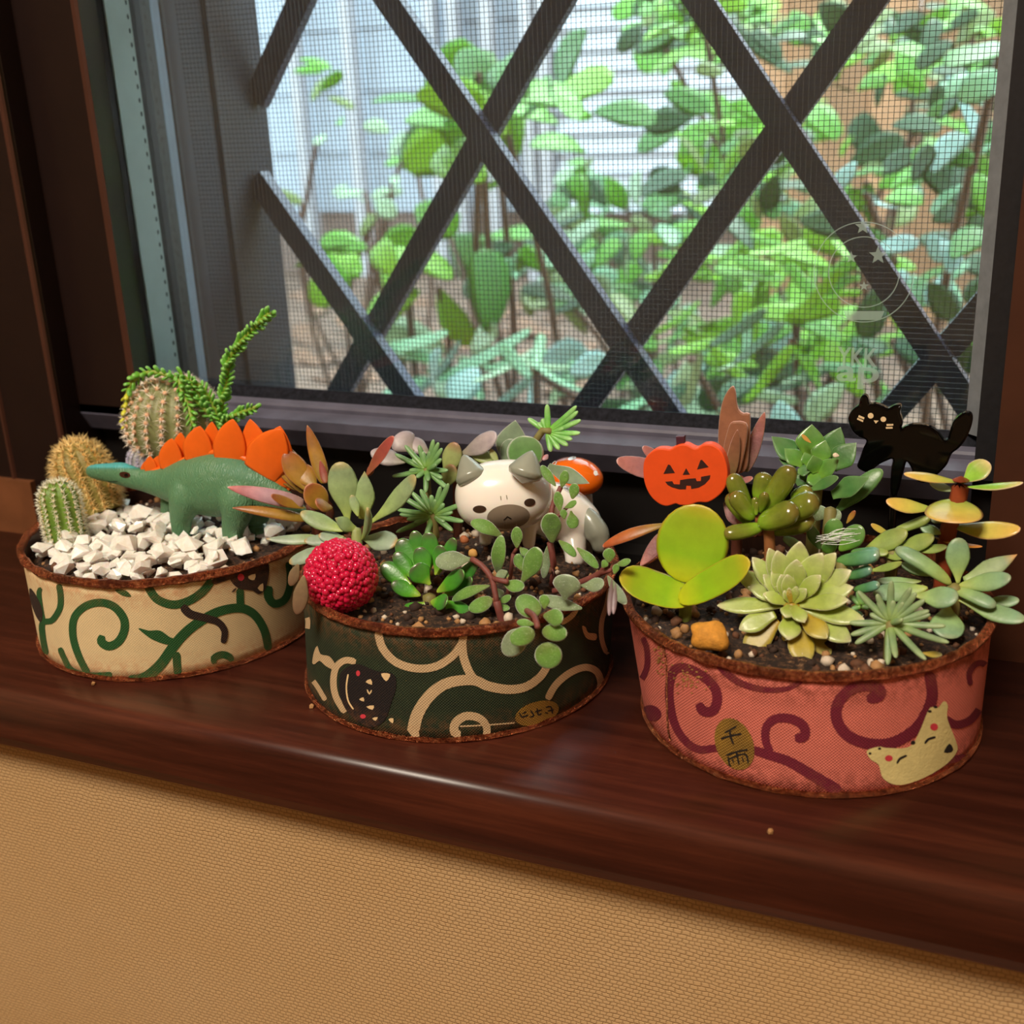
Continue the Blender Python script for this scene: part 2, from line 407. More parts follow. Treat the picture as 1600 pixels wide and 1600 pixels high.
# sash
G().prism_z([(-31.9, 32.2), (-28.45, 32.2), (-29.0, 33.68), (-29.0, 36.4), (-31.9, 36.4)], 4.6, 57).obj('sash_stile', FRAME, win, smooth=False)
G().prism_z([(-28.75, 32.2), (-28.7, 32.14), (-28.55, 32.14), (-28.45, 32.2)], 4.6, 57).obj('sash_bead', EDGE, win, smooth=False)
G().prism_z([(-.72, 32.5), (.2, 32.5), (.2, 36.4), (-.72, 36.4)], 4.6, 57).obj('sash_stile', GASKET, win, smooth=False)
G().prism_z([(-1.06, 33.55), (-.7, 33.2), (-.7, 33.68), (-1.06, 33.68)], 5.6, 57).obj('glazing_bead', M('pale_grey_seal', (120, 125, 130), .4, .15, 200), win, smooth=False)
G().prism_x([(32.2, 4.55), (32.2, 4.9), (33., 5.0), (33., 3.9), (32.6, 3.9)], -31.2, -.72).obj('sash_rail', RAILGREY, win, smooth=False)
G().prism_x([(33.02, 4.6), (33.02, 5.12), (33.08, 5.2), (33.3, 5.28), (33.5, 5.1), (33.5, 4.6)], -29, -.72).obj('sash_rail', RAILGREY, win, smooth=False)
G().prism_x([(33.3, 5.24), (33.66, 5.6), (33.68, 5.6), (34.2, 4.7), (36.4, 4.4), (33.3, 4.4)], -29, -.72).obj('glass_gasket', M('dusty_black_gasket', (26, 27, 34), .7, .6, 700, spec=.1), win, smooth=False)
def glass_mat():
    n = N('window_glass'); t = n.t; t.nodes.remove(n.b)
    tr = n.n('ShaderNodeBsdfTransparent'); tr.inputs[0].default_value = (.93, .965, .96, 1)
    gl = n.n('ShaderNodeBsdfGlossy'); gl.inputs['Roughness'].default_value = .01
    di = n.n('ShaderNodeBsdfDiffuse'); di.inputs[0].default_value = (.75, .8, .85, 1)
    fr = n.n('ShaderNodeFresnel'); fr.inputs[0].default_value = 1.45
    m0 = n.n('ShaderNodeMixShader'); d = n.noise(25, 5); 
    n.l(n.ramp(d, [(.3, (.004, .004, .004, 1)), (.8, (.022, .022, .022, 1))]), m0.inputs[0]); n.l(tr.outputs[0], m0.inputs[1]); n.l(di.outputs[0], m0.inputs[2])
    m1 = n.n('ShaderNodeMixShader'); n.l(fr.outputs[0], m1.inputs[0]); n.l(m0.outputs[0], m1.inputs[1]); n.l(gl.outputs[0], m1.inputs[2])
    n.l(m1.outputs[0], n.out.inputs[0]); return n.m
GLASS = glass_mat()
G().box(-29.2, -.7, 33.7, 34.0, 4.72, 57).obj('glass_pane', GLASS, win, smooth=False)
G().box(-29.2, -.7, 35.25, 35.55, 4.5, 57).obj('glass_pane', GLASS, win, smooth=False)
ALU = M('pale_spacer_aluminium', (226, 244, 240), .6, .05, 100)
G().box(-29.4, -28.94, 34.02, 35.24, 4.75, 57).obj('glass_spacer', ALU, win, smooth=False)
hole = G().ell((0, 0, 0), .02, .05, .09, 6, 8)
hm = mesh('spacer_hole', hole.V, hole.F, M('spacer_hole_grey', (70, 84, 86), .5))
for i in range(42): inst('spacer_hole', hm, Matrix.Translation((-28.94, 35.1, 6.2+i*.45)), win)
G().box(-29.5, -29.02, 35.9, 36.9, 2.6, 57).obj('sash_lip', M('blue_grey_edge', (112, 126, 142), .5, .1, 80), win, smooth=False)
# outside reveal
REV = M('dark_blue_grey_reveal', (17, 20, 33), .5, .3, 30, spec=.3)
G().box(-40, -29, 37, 42.9, -2, 60).obj('outer_reveal', REV, win, smooth=False)
for yy in (39.4,): G().box(-29.0, -28.85, yy, yy+.25, 2.6, 60).obj('reveal_rib', REV, win, smooth=False)
G().box(-40, 6, 36.4, 43, -2, 2.0).obj('outer_sill', REV, win, smooth=False)
G().box(1.2, 6, 37, 43, 2.6, 60).obj('outer_reveal', REV, win, smooth=False)
# insect screen: real wires
g = G(); pit = .165; r = .0085
x = -28.8
while x < 1.1: g.box(x-r, x+r, 37.6-r, 37.6+r, 2.6, 40); x += pit
z = 2.7
while z < 40: g.box(-28.85, 1.15, 37.6-r*2.4, 37.6-r*.6, z-r, z+r); z += pit
g.obj('insect_screen', M('dark_screen_wire', (28, 34, 38), .5), win, smooth=False, kind='stuff')
# lattice of flat bars
lat = thing('lattice_grille', 'dark metal diamond lattice grille standing outside the window glass', 'grille', (-14, 42, 2.6))
BAR = M('dark_grey_bar_paint', (48, 53, 76), .4, .08, 50)
def bar(p, d, y0, y1, w):
    p = Vector((p[0], 0, p[1])); d = Vector((d[0], 0, d[1])).normalized(); s = Vector((-d.z, 0, d.x))
    def lim(t): return p+d*t
    ts = []
    for ax, lo, hi in ((0, -29.0, 1.2), (2, 2.6, 42)):
        a, b = (lo-p[ax])/d[ax], (hi-p[ax])/d[ax]; ts.append((min(a, b), max(a, b)))
    a = max(t[0] for t in ts); b = min(t[1] for t in ts)
    if b-a < 1: return
    V = [lim(t)+s*k*w/2+Vector((0, y, 0)) for y in (y0, y1) for k in (-1, 1) for t in (a, b)]
    gg = G().add(V, [(0, 1, 3, 2), (4, 6, 7, 5), (0, 4, 5, 1), (2, 3, 7, 6), (0, 2, 6, 4), (1, 5, 7, 3)])
    gg.obj('lattice_bar', BAR, lat, smooth=False)
for k in range(-3, 7):
    bar((-18.97+11.08*k, 13.55), (5.54, -7.75), 41.4, 42.0, .88)
    bar((-18.97+11.08*k, 13.55), (5.54, 7.75), 42.02, 42.5, .95)
# writing etched on the pane, lower corner
ETCH = N('etched_glass_print'); e_ = ETCH
tr = e_.n('ShaderNodeBsdfTransparent'); di = e_.n('ShaderNodeBsdfDiffuse'); di.inputs[0].default_value = lin((196, 222, 214))
mxs = e_.n('ShaderNodeMixShader'); mxs.inputs[0].default_value = .42; e_.l(tr.outputs[0], mxs.inputs[1]); e_.l(di.outputs[0], mxs.inputs[2]); e_.l(mxs.outputs[0], e_.out.inputs[0]); ETCH = ETCH.m
def text(body, px0, py1, hpx, wpx, y, name, m, parent, ex=.004):
    cu = bpy.data.curves.new('t', 'FONT'); cu.body = body; cu.offset = .02
    to = bpy.data.objects.new('t', cu); C.objects.link(to); dg = bpy.context.evaluated_depsgraph_get()
    me = bpy.data.meshes.new_from_object(to.evaluated_get(dg)); bpy.data.objects.remove(to)
    a = np.array([v.co[:] for v in me.vertices]); x0, y0 = a[:, 0].min(), a[:, 1].min(); sx = a[:, 0].max()-x0; sy = a[:, 1].max()-y0
    P0 = at(px0, py1, y); k = ppc(P0); kx = at(px0+wpx, py1, y).x-P0.x
    V = [Vector((P0.x+(q[0]-x0)/sx*kx, y-ex, P0.z+(q[1]-y0)/sy*hpx/k*1.05)) for q in a]
    Fc = [tuple(p.vertices) for p in me.polygons]; bpy.data.meshes.remove(me)
    return obj(name, V, Fc, m, parent, smooth=False)
text('YKK', 1308, 571, 28, 62, 33.7, 'etched_letters', ETCH, win); text('ap', 1306, 606, 34, 66, 33.7, 'etched_letters', ETCH, win)
g = G(); hp = hit_plane_y(33.69)
for r_ in (55, 78): stroke(g, hp, FULL, oval(1350, 425, r_, r_, 0, 40)[:-3], 1.6, .002, False)
def star(cx, cy, r): return [(cx+(r if i % 2 == 0 else r*.42)*math.sin(math.pi*i/5), cy-(r if i % 2 == 0 else r*.42)*math.cos(math.pi*i/5)) for i in range(10)]
for cx, cy, r_ in ((1372, 399, 15), (1348, 354, 13), (1330, 402, 10), (1350, 447, 8)): patch(g, hp, FULL, star(cx, cy, r_), .002, False, 0)
patch(g, hp, FULL, [(1318, 486), (1382, 486), (1376, 500), (1324, 500)], .002, False, 0)
g.obj('etched_star_badge', ETCH, win, smooth=False)

# ================================================================== the garden outside
GROUND = M('brown_leaf_litter', (112, 90, 76), .9, .45, 14)
struct(G().box(-420, 200, 45, 420, -60, -30), 'ground', GROUND)
hw = thing('neighbour_house', 'pale blue grey house wall of lapped boards beyond the shrubs', 'house', (-180, 282, -30))
SID = M('pale_blue_siding', (176, 188, 202), .6, .05, 3); SID2 = M('white_siding', (206, 214, 226), .55, .04, 3)
z = -14
G().box(-330, -40, 282, 300, -30, -14).obj('foundation', M('grey_brown_foundation', (130, 112, 104), .8, .2, 8), hw, smooth=False)
while z < 110:
    G().prism_x([(282, z), (281.0, z+.2), (281.7, z+15), (282, z+15)], -330, -112).obj('siding_board', SID, hw, smooth=False)
    z += 15
z = -14
while z < 110:
    G().prism_x([(279, z), (276.6, z+.3), (278.4, z+4.6), (279, z+4.6)], -106, -40).obj('siding_board', SID2, hw, smooth=False); z += 4.6
G().box(-330, -40, 282, 300, -14, 110).obj('wall', SID, hw, smooth=False)
for x in (-214, -176, -160, -137, -131, -122, -112, -108): G().box(x-1.3, x+1.3, 274, 278, -30, 108).obj('post', M('pale_post', (180, 180, 186), .6, .1, 8), hw, smooth=False)
fe = thing('board_fence', 'tan board fence standing behind the dense green shrubs', 'fence', (60, 232, -30))
random.seed(5)
for i in range(22):
    x = -51+i*7.6; G().box(x, x+7.4+random.uniform(-.1, .15), 232+random.uniform(-.8, .8), 235, -32, 80).obj('fence_board', M('tan_board_%d' % (i % 3), [(180, 138, 104), (160, 122, 90), (146, 112, 84)][i % 3], .8, .25, 6), fe, smooth=False)
def gmat(n, c): return M(n, tuple(v*.8 for v in c), .42, .35, 9, spec=.4)
GM = {k: gmat('garden_'+k, c) for k, c in dict(bright=(140, 214, 44), fresh=(108, 192, 44), mid=(78, 150, 52), deep=(44, 96, 46), blue=(150, 196, 188), pale=(176, 214, 170), olive=(132, 160, 84), mint=(128, 190, 140)).items()}  # the bluish leaf colour is sky glare painted in
def gleaf(kind):
    L = dict(broad=(1, .62, 'oval', -.1), heart=(1, .8, 'point', -.12), long=(1, .2, 'needle', .12), small=(1, .5, 'point', -.08))[kind]
    V, Fc, _, _ = leafgeo((0, 0, 0), (1, 0, 0), L[1], (0, 0, 1), .05, L[3], L[2], .12, R=6, K=6); return V, Fc
GL = {}
def gl(kind, m):
    if (kind, m) not in GL: V, Fc = gleaf(kind); GL[kind, m] = mesh('garden_leaf', V, Fc, GM[m])
    return GL[kind, m]
TWIG = M('brown_twig', (88, 66, 54), .8, .2, 20)
def shrub(name, label, cat, rect, yr, n, lpx, kinds, cols, seed, stems=4, twig=TWIG, group=None, droop=.5, rects=None):
    rnd = random.Random(seed); x0, y0, x1, y1 = rect; ym = (yr[0]+yr[1])/2
    b = at((x0+x1)/2, y1, ym); root = thing(name, label, cat, (b.x, ym, -30), group)
    tips = []
    for i in range(n):
        rr = rnd.choice(rects) if rects else rect
        px = rnd.uniform(rr[0], rr[2]); py = rnd.uniform(rr[1], rr[3]); y = rnd.uniform(*yr)
        p = at(px, py, y); s = rnd.uniform(*lpx)/ppc(p)
        d = Vector((rnd.uniform(-1, 1), rnd.uniform(-.8, .3), rnd.uniform(-1, .35)*droop*1.6)).normalized()
        nr = Vector((rnd.uniform(-.6, .6), rnd.uniform(-1.2, -.1), rnd.uniform(.2, 1.2)))
        nr = (nr-d*nr.dot(d)).normalized(); sd = nr.cross(d)
        m4 = Matrix((d*s, sd*s, nr*s)).transposed().to_4x4(); m4.translation = p
        inst('leaf', gl(rnd.choice(kinds), rnd.choice(cols)), m4, root); tips.append(p)
    for i in range(stems):
        t = rnd.choice(tips); f = Vector((root.location.x/U+rnd.uniform(-6, 6), ym+rnd.uniform(-4, 4), -31)); mid = (t+f)/2+Vector((rnd.uniform(-5, 5), 0, rnd.uniform(0, 6)))
        G().tube(catmull([f, mid, t], 6), .34, 6).obj('branch', twig, root)
    return root
shrub('broadleaf_shrub', 'large-leaved shrub in front of the white lapped boards', 'shrub', (690, 40, 930, 320), (92, 125), 34, (95, 150), ['broad', 'heart'], ['fresh', 'mid', 'bright', 'mid'], 3, 5, rects=[(690, 60, 800, 170), (790, 120, 930, 250), (690, 260, 800, 420), (640, 130, 760, 200)])
shrub('young_shrub', 'small bright shrub at the foot of the pale house wall', 'shrub', (540, 380, 690, 470), (90, 110), 13, (70, 110), ['heart', 'broad'], ['bright', 'fresh'], 4, 3)
shrub('thin_shrub', 'sparse twiggy shrub with few leaves before the pale house wall', 'shrub', (435, 100, 660, 340), (120, 170), 24, (34, 58), ['small', 'broad'], ['fresh', 'pale', 'olive'], 6, 9)
shrub('tall_shrub', 'tall thick yellow-green shrub crowding the upper corner of the window', 'shrub', (1000, 0, 1590, 330), (95, 190), 290, (40, 92), ['broad', 'small', 'heart'], ['bright', 'fresh', 'mid', 'deep', 'deep', 'olive', 'fresh'], 7, 8, rects=[(1060, 0, 1600, 120), (1230, 0, 1600, 330), (1000, -20, 1180, 60), (1060, 160, 1240, 340)])
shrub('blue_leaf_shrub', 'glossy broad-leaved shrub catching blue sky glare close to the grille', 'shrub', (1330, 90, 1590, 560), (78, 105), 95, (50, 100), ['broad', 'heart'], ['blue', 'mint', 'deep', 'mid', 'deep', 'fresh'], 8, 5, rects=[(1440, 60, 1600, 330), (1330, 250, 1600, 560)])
shrub('sunlit_fern', 'bright yellow-green fern spreading below the diamond crossing', 'fern', (1090, 360, 1380, 560), (92, 118), 90, (62, 120), ['long', 'small'], ['bright', 'bright', 'fresh'], 9, 3)  # bright yellow-green is the fern's own leaf colour
shrub('mixed_undergrowth', 'tangled dull green undergrowth at the base of the tan fence', 'shrub', (860, 220, 1240, 620), (105, 170), 150, (44, 92), ['small', 'broad', 'heart'], ['olive', 'mid', 'mint', 'deep', 'pale', 'fresh'], 10, 9, rects=[(860, 250, 1000, 480), (960, 300, 1240, 620), (800, 380, 960, 470)])
shrub('ground_cover', 'low pale mint leaves spreading over the bare brown soil', 'plant', (640, 490, 1560, 640), (80, 105), 62, (70, 130), ['long', 'broad'], ['mint', 'pale', 'blue', 'deep'], 11, 2, rects=[(640, 530, 900, 590), (1120, 480, 1560, 640), (960, 560, 1300, 640)])
sp = shrub('strap_leaf_plant', 'low plant with a long pale green strap leaf above bare soil', 'plant', (690, 480, 850, 590), (82, 86), 4, (90, 130), ['long'], ['mint'], 12, 1)
for a, b, w_ in (((700, 585), (830, 515), 26), ((610, 545), (700, 520), 26), ((690, 565), (610, 535), 22)):
    A = at(*a, 84); B = at(*b, 84); V, Fc, t, e = leafgeo(A, B, w_/ppc(A)*1.3, (0, -.5, .8), .05, .05, 'needle'); obj('leaf', V, Fc, GM['mint'], sp)
rnd = random.Random(21); dl = {}
for i in range(70):
    px = rnd.uniform(430, 900); py = rnd.uniform(390, 610); p = atz(px, py, -29.6)
    if p.y > 250: continue
    dl.setdefault('x', []).append(p)
g = G()
for p in dl['x']:
    a = rnd.uniform(0, 6.3); L = rnd.uniform(6, 13); V, Fc, _, _ = leafgeo(p, p+Vector((math.cos(a)*L, math.sin(a)*L, rnd.uniform(.3, 3))), L*.5, (0, -.3, 1), .06, .2, 'oval', .3, R=6, K=6); g.add(V, Fc)
g.obj('leaf_litter', M('dry_leaf_brown', (134, 102, 82), .8, .4, 6), None, label='dry brown fallen leaves strewn over the garden soil', cat='leaves', kind='stuff')

# ================================================================== the three tins
def fabric(name, col, bump=.35, var=.1, gold=.25, goldcol=(150, 96, 52)):
    n = N(name); co = n.n('ShaderNodeTexCoord').outputs['Object']
    # woven threads: two crossed waves around and up the tin
    sx = n.n('ShaderNodeSeparateXYZ'); n.l(co, sx.inputs[0])
    an = n.math('ARCTAN2', sx.outputs[1], sx.outputs[0]); u = n.math('SINE', n.math('MULTIPLY', an, 330)); v = n.math('SINE', n.math('MULTIPLY', sx.outputs[2], 8300))
    wv = n.math('MULTIPLY', u, v); h = n.math('MULTIPLY_ADD', wv, .5); h.node.inputs[2].default_value = .5
    f = n.noise(170, 4); c = lin(col)
    base = n.ramp(f, [(.3, tuple(x*(1-var) for x in c[:3])+(1,)), (.7, tuple(min(1, x*(1+var)) for x in c[:3])+(1,))])
    base = n.mix(n.math('MULTIPLY', n.math('SUBTRACT', .75, h, True), 1.0), base, tuple(x*.55 for x in c[:3])+(1,))
    # copper paint rubbed along the lower and upper hems
    zz = n.math('ABSOLUTE', n.math('SUBTRACT', sx.outputs[2], .0148)); hem = n.math('MULTIPLY', n.math('SUBTRACT', zz, .0062, True), 170, True)
    rub = n.math('MULTIPLY', hem, n.ramp(n.noise(420, 5, rough=.75), [(.42, (0, 0, 0, 1)), (.6, (1, 1, 1, 1))]))
    base = n.mix(n.math('MULTIPLY', rub, gold*2.4, True), base, lin(goldcol))
    n.set(base, .72); n.bump(h, bump, .0004); return n.m
def copper():
    n = N('cracked_copper_paint'); f = n.noise(1100, 6, rough=.8); f2 = n.noise(150, 5, rough=.7)
    c = n.ramp(f, [(.3, lin((54, 18, 11))), (.47, lin((158, 74, 44))), (.58, lin((228, 142, 92))), (.69, lin((255, 228, 180)))])
    c = n.mix(n.ramp(f2, [(.48, (0, 0, 0, 1)), (.62, (.7, .7, .7, 1))]), c, lin((74, 26, 18)))
    n.set(c, .2, metal=.8); n.bump(f, 1., .0011); return n.m
COPPER = copper(); SOILIN = M('tin_inner_metal', (58, 36, 28), .45, .3, 300, metal=.4)
def soilmat():
    n = N('dark_potting_soil'); f = n.noise(700, 6, rough=.75)
    n.set(n.ramp(f, [(.3, lin((20, 13, 9))), (.5, lin((48, 31, 21))), (.62, lin((110, 76, 50))), (.72, lin((196, 160, 120)))]), .85); n.bump(f, .9, .001); return n.m
SOIL = soilmat()
CRUMB = [M('soil_crumb_dark', (52, 34, 24), .85, .4, 500), M('soil_crumb_tan', (168, 124, 78), .7, .3, 500), M('soil_perlite', (206, 190, 170), .6, .2, 500), M('soil_bark', (96, 60, 38), .8, .4, 500)]
H = 3.0
class Tin: pass
def make_tin(label, cb, rb, ct, rt, fab, seed, soilz=2.62, soil_label='', n_crumb=260):
    t = Tin(); t.cb, t.rb, t.ct, t.rt = cb, rb, ct, rt; rnd = random.Random(seed)
    t.root = thing('planter_tin', label, 'planter', (cb[0], cb[1], 0), 'fabric covered tins on the sill')
    t.hit = hit_cone(cb, rb, ct, rt, H)
    def ring(r_, z, K=96, wob=0, ph=0):
        k = z/H; return [(cb[0]+(ct[0]-cb[0])*k+(r_+wob*(math.sin(7*q+ph)*.5+math.sin(17*q+2*ph)*.5))*math.cos(q), cb[1]+(ct[1]-cb[1])*k+(r_+wob*(math.sin(7*q+ph)*.5+math.sin(17*q+2*ph)*.5))*math.sin(q), z) for q in [2*math.pi*j/K for j in range(K)]]
    K = 96; rows = [ring(rb-.3, .03), ring(rb-.02, .02)]+[ring(rb+(rt-rb)*i/8, H*i/8+.02*(i == 0)) for i in range(9)]+[ring(rt-.09, H)]
    V = [p for r_ in rows for p in r_]; Fc = [(i*K+j, i*K+(j+1) % K, (i+1)*K+(j+1) % K, (i+1)*K+j) for i in range(len(rows)-1) for j in range(K)]
    t.body = obj('fabric_wrap', V, Fc, fab, t.root)
    ir = [ring(rt-.09, H), ring(rb+(rt-rb)*.6-.11, 1.8), ring(rb+(rt-rb)/3-.12, 1.0), ring(.5, 1.0)]
    obj('inner_wall', [p for r_ in ir for p in r_], [(i*K+j, i*K+(j+1) % K, (i+1)*K+(j+1) % K, (i+1)*K+j) for i in range(3) for j in range(K)], SOILIN, t.root)
    def hoop(name, r_, z, rr, sq):
        pts = []
        for j in range(180):
            q = 2*math.pi*j/180; k = z/H
            wv = .016*math.sin(9*q+seed)+.012*math.sin(23*q+2*seed)+.008*math.sin(51*q)
            pts.append((Vector((cb[0]+(ct[0]-cb[0])*k+(r_+wv*.6)*math.cos(q), cb[1]+(ct[1]-cb[1])*k+(r_+wv*.6)*math.sin(q), z+wv*.7)), q, rr*(1+.35*mnoise.noise((q*9, seed, 0)))))
        V = []; Fc = []; Q = 10
        for p, q, r2 in pts:
            for j in range(Q):
                a = 2*math.pi*j/Q; V.append(p+Vector((math.cos(q), math.sin(q), 0))*(math.cos(a)*r2*sq)+Vector((0, 0, math.sin(a)*r2)))
        n = len(pts)
        for i in range(n):
            for j in range(Q): Fc.append((i*Q+j, ((i+1) % n)*Q+j, ((i+1) % n)*Q+(j+1) % Q, i*Q+(j+1) % Q))
        return obj(name, V, Fc, COPPER, t.root)
    hoop('rim_trim', rt+.0, H-.0, .125, .95); hoop('base_trim', rb+.02, .07, .075, .9)
    # soil: one lumpy surface with its crumbs
    g = G(); R = 22; S = 72; cx, cy = cb[0]+(ct[0]-cb[0])*.88, cb[1]+(ct[1]-cb[1])*.88; rs = rt-.12
    def sz(x, y):
        d = math.hypot(x-cx, y-cy)/rs
        return soilz+.12*(1-d*d)+.09*mnoise.noise((x*1.7, y*1.7, seed))+.07*mnoise.noise((x*5, y*5, seed))-.12*max(0, d-.85)/.15
    t.sz = sz; V = [(cx, cy, sz(cx, cy))]; Fc = []
    for i in range(1, R+1):
        for j in range(S):
            q = 2*math.pi*j/S; x = cx+rs*i/R*math.cos(q); y = cy+rs*i/R*math.sin(q); V.append((x, y, sz(x, y)))
    for j in range(S): Fc.append((0, 1+j, 1+(j+1) % S))
    for i in range(R-1):
        for j in range(S): a = 1+i*S; b = a+S; Fc.append((a+j, b+j, b+(j+1) % S, a+(j+1) % S))
    g.add(V, Fc); slots = [0]*len(Fc)
    for i in range(n_crumb):
        q = rnd.uniform(0, 2*math.pi); d = rs*math.sqrt(rnd.random())*.97; x = cx+d*math.cos(q); y = cy+d*math.sin(q); s = rnd.choice([.05, .06, .07, .09, .12, .17])
        bm = bmesh.new(); bmesh.ops.create_icosphere(bm, subdivisions=1, radius=s)
        for v in bm.verts: v.co *= rnd.uniform(.65, 1.2)
        bm.verts.index_update(); Vv = [v.co+Vector((x, y, sz(x, y)+s*.35)) for v in bm.verts]; Ff = [tuple(v.index for v in f.verts) for f in bm.faces]; bm.free()
        g.add(Vv, Ff); slots += [rnd.choice([1, 1, 1, 2, 2, 3, 4, 4])]*len(Ff)
    o = g.obj('potting_soil', SOIL, None, label=soil_label, cat='soil', kind='stuff')
    for m in CRUMB: o.data.materials.append(m)
    o.data.polygons.foreach_set('material_index', slots)
    t.soil = o; return t
cream = make_tin('cream fabric-covered tin printed with green scrolls, holding the cacti', (-23.0, 26.64), 4.27, (-22.82, 26.8), 4.52, fabric('cream_fabric', (236, 212, 164), .12, .06, .22, (196, 120, 78)), 3, 2.6, 'dark potting soil showing around the white stones in the cream tin', 200)
green = make_tin('dark green fabric-covered tin printed with beige scrolls', (-13.44, 26.4), 4.19, (-13.25, 26.4), 4.18, fabric('dark_green_fabric', (36, 50, 27), .5, .3, .2, (120, 76, 40)), 4, 2.6, 'dark potting soil with tan grit inside the green tin', 520)
pink = make_tin('pink fabric-covered tin printed with maroon scrolls and a pale cat', (-4.01, 27.04), 4.09, (-4.24, 27.22), 4.36, fabric('pink_fabric', (226, 120, 104), .55, .1, .3, (120, 50, 34)), 5, 2.58, 'dark potting soil with pale grit inside the pink tin', 520)
# ---- printed pattern: flat ink on the cloth
def ink(name, col, var=.12): return fabric(name, col, .35, var, .1)
def prints(t, cp, mat_, strokes=(), polys=(), name='scroll_print', off=.012):
    g = G()
    for w_, pts in strokes: stroke(g, t.hit, cp, pts, w_/(cp(1, 0)[0]-cp(0, 0)[0])**-1 if False else (w_*(cp(1, 0)[0]-cp(0, 0)[0]) if not hasattr(w_, '__len__') else tuple(q*(cp(1, 0)[0]-cp(0, 0)[0]) for q in w_)), off)
    for pts in polys: patch(g, t.hit, cp, pts, off)
    return g.obj(name, mat_, t.root, smooth=False)
GI = ink('green_ink', (38, 92, 44), .15); BI = ink('brown_black_ink', (52, 36, 30)); RI = M('red_ink', (206, 56, 70), .8); CI = M('cream_ink', (232, 200, 150), .8)
prints(cream, c2, GI, [
    ((34, 44), [(440, 968), (395, 880), (366, 780), (372, 690), (425, 632), (500, 612), (570, 632), (618, 690), (622, 752), (592, 808), (545, 830), (508, 808), (512, 776)]),
    (30, [(232, 872), (216, 790), (214, 715), (262, 700), (300, 640), (304, 575), (294, 520)]),
    (24, [(222, 725), (205, 640), (196, 560), (208, 540)]),
    ((56, 40), [(640, 1003), (720, 990), (800, 925), (868, 830), (930, 760), (1010, 700), (1100, 655), (1200, 640), (1270, 672), (1320, 750), (1342, 850)]),
    (42, [(735, 520), (780, 590), (860, 622), (940, 605), (1010, 560), (1060, 500)]),
    (38, [(1202, 650), (1200, 590), (1200, 540)]),
    ((46, 30), [(1345, 530), (1340, 580), (1370, 618), (1420, 600), (1446, 540), (1448, 470), (1438, 410)]),
    (36, [(1072, 918), (1070, 890), (1110, 872), (1148, 885), (1160, 905)]),
    (40, [(882, 860), (885, 920), (890, 975)]),
    (28, [(300, 838), (322, 890), (360, 950), (440, 975), (560, 972)])],
    [[(692, 740), (745, 752), (800, 752), (850, 785), (890, 800), (840, 822), (770, 800), (730, 775)], [(575, 548), (630, 552), (655, 582), (610, 576)]])
prints(cream, c2, BI, [((44, 30), [(912, 628), (950, 668), (1030, 690), (1090, 710), (1122, 755), (1115, 815)]), (9, [(1150, 478), (1120, 500)]), (9, [(1180, 540), (1160, 560)]), (30, [(1060, 510), (1120, 490), (1180, 470)])],
       [[(1150, 480), (1200, 462), (1270, 430), (1330, 408), (1345, 450), (1325, 545), (1290, 570), (1262, 552), (1205, 545), (1165, 520)]], 'cat_print', .017)
prints(cream, c2, BI, [], [[(150, 540), (172, 560), (205, 620), (216, 670), (205, 710), (178, 670), (155, 600)]], 'brown_print', .017)
prints(cream, c2, RI, [], [oval(1203, 485, 16, 18)], 'cat_cheek_print', .022)
prints(cream, c2, CI, [], [[(1240, 480), (1275, 468), (1270, 498), (1248, 496)], [(1286, 540), (1312, 515), (1312, 556)]], 'cat_eye_print', .022)
BG = ink('beige_ink', (214, 184, 142), .1); GOLD = fabric('gold_ink', (150, 112, 36), .6, .3, .1); BLK = M('black_ink', (26, 18, 14), .8); PCI = M('pale_cream_ink', (222, 206, 140), .8, .08, 300, bump=.3)
prints(green, c5, BG, [
    (36, [(410, 395), (430, 470), (490, 535), (580, 564), (670, 556), (745, 510), (790, 450), (798, 400)]),
    (38, [(790, 440), (800, 520), (835, 600), (885, 640)]),
    ((58, 34), [(568, 860), (590, 770), (650, 682), (730, 630), (840, 618), (910, 645), (1000, 660), (1080, 648), (1145, 602), (1185, 540)]),
    ((50, 30), [(548, 830), (568, 845), (590, 880)]),
    (32, [(1178, 706), (1215, 640), (1280, 585), (1350, 560), (1402, 580), (1420, 630), (1412, 665)]),
    ((32, 42), [(900, 885), (902, 830), (868, 790), (805, 782), (760, 815), (758, 855), (785, 862)]),
    (30, [(262, 765), (222, 700), (208, 630), (220, 560), (262, 528), (310, 535)]),
    (22, [(72, 300), (92, 345), (86, 400), (62, 415)]), (22, [(88, 590), (130, 640), (172, 710)]),
    (22, [(1462, 180), (1448, 270), (1425, 350), (1424, 430), (1448, 492), (1470, 440)]), (24, [(1240, 360), (1290, 325), (1318, 275)]),
    (7, [(780, 828), (900, 822), (1030, 812)])],
    [[(112, 540), (120, 490), (135, 462), (150, 500), (190, 510), (215, 545), (210, 570), (175, 555), (145, 530), (125, 545)], [(1335, 372), (1352, 378), (1362, 402), (1400, 408), (1398, 436), (1362, 432), (1344, 410)]])
prints(green, c5, ink('black_cat_ink', (26, 18, 20)), [], [[(236, 600), (262, 565), (320, 545), (400, 575), (480, 590), (492, 650), (470, 720), (440, 800), (380, 832), (320, 805), (270, 760), (240, 690)]], 'cat_print', .016)
prints(green, c5, CI, [(7, [(276, 590), (268, 650), (276, 710), (300, 750)]), (7, [(362, 660), (372, 680), (382, 662)])], [[(425, 588), (466, 590), (448, 622)], [(355, 625), (378, 612), (384, 638)], [(326, 705), (345, 695), (348, 714)], [(358, 738), (392, 732), (386, 752)], [(458, 795), (480, 790), (478, 814)], [(385, 790), (410, 785), (400, 802)]], 'cat_face_print', .021)
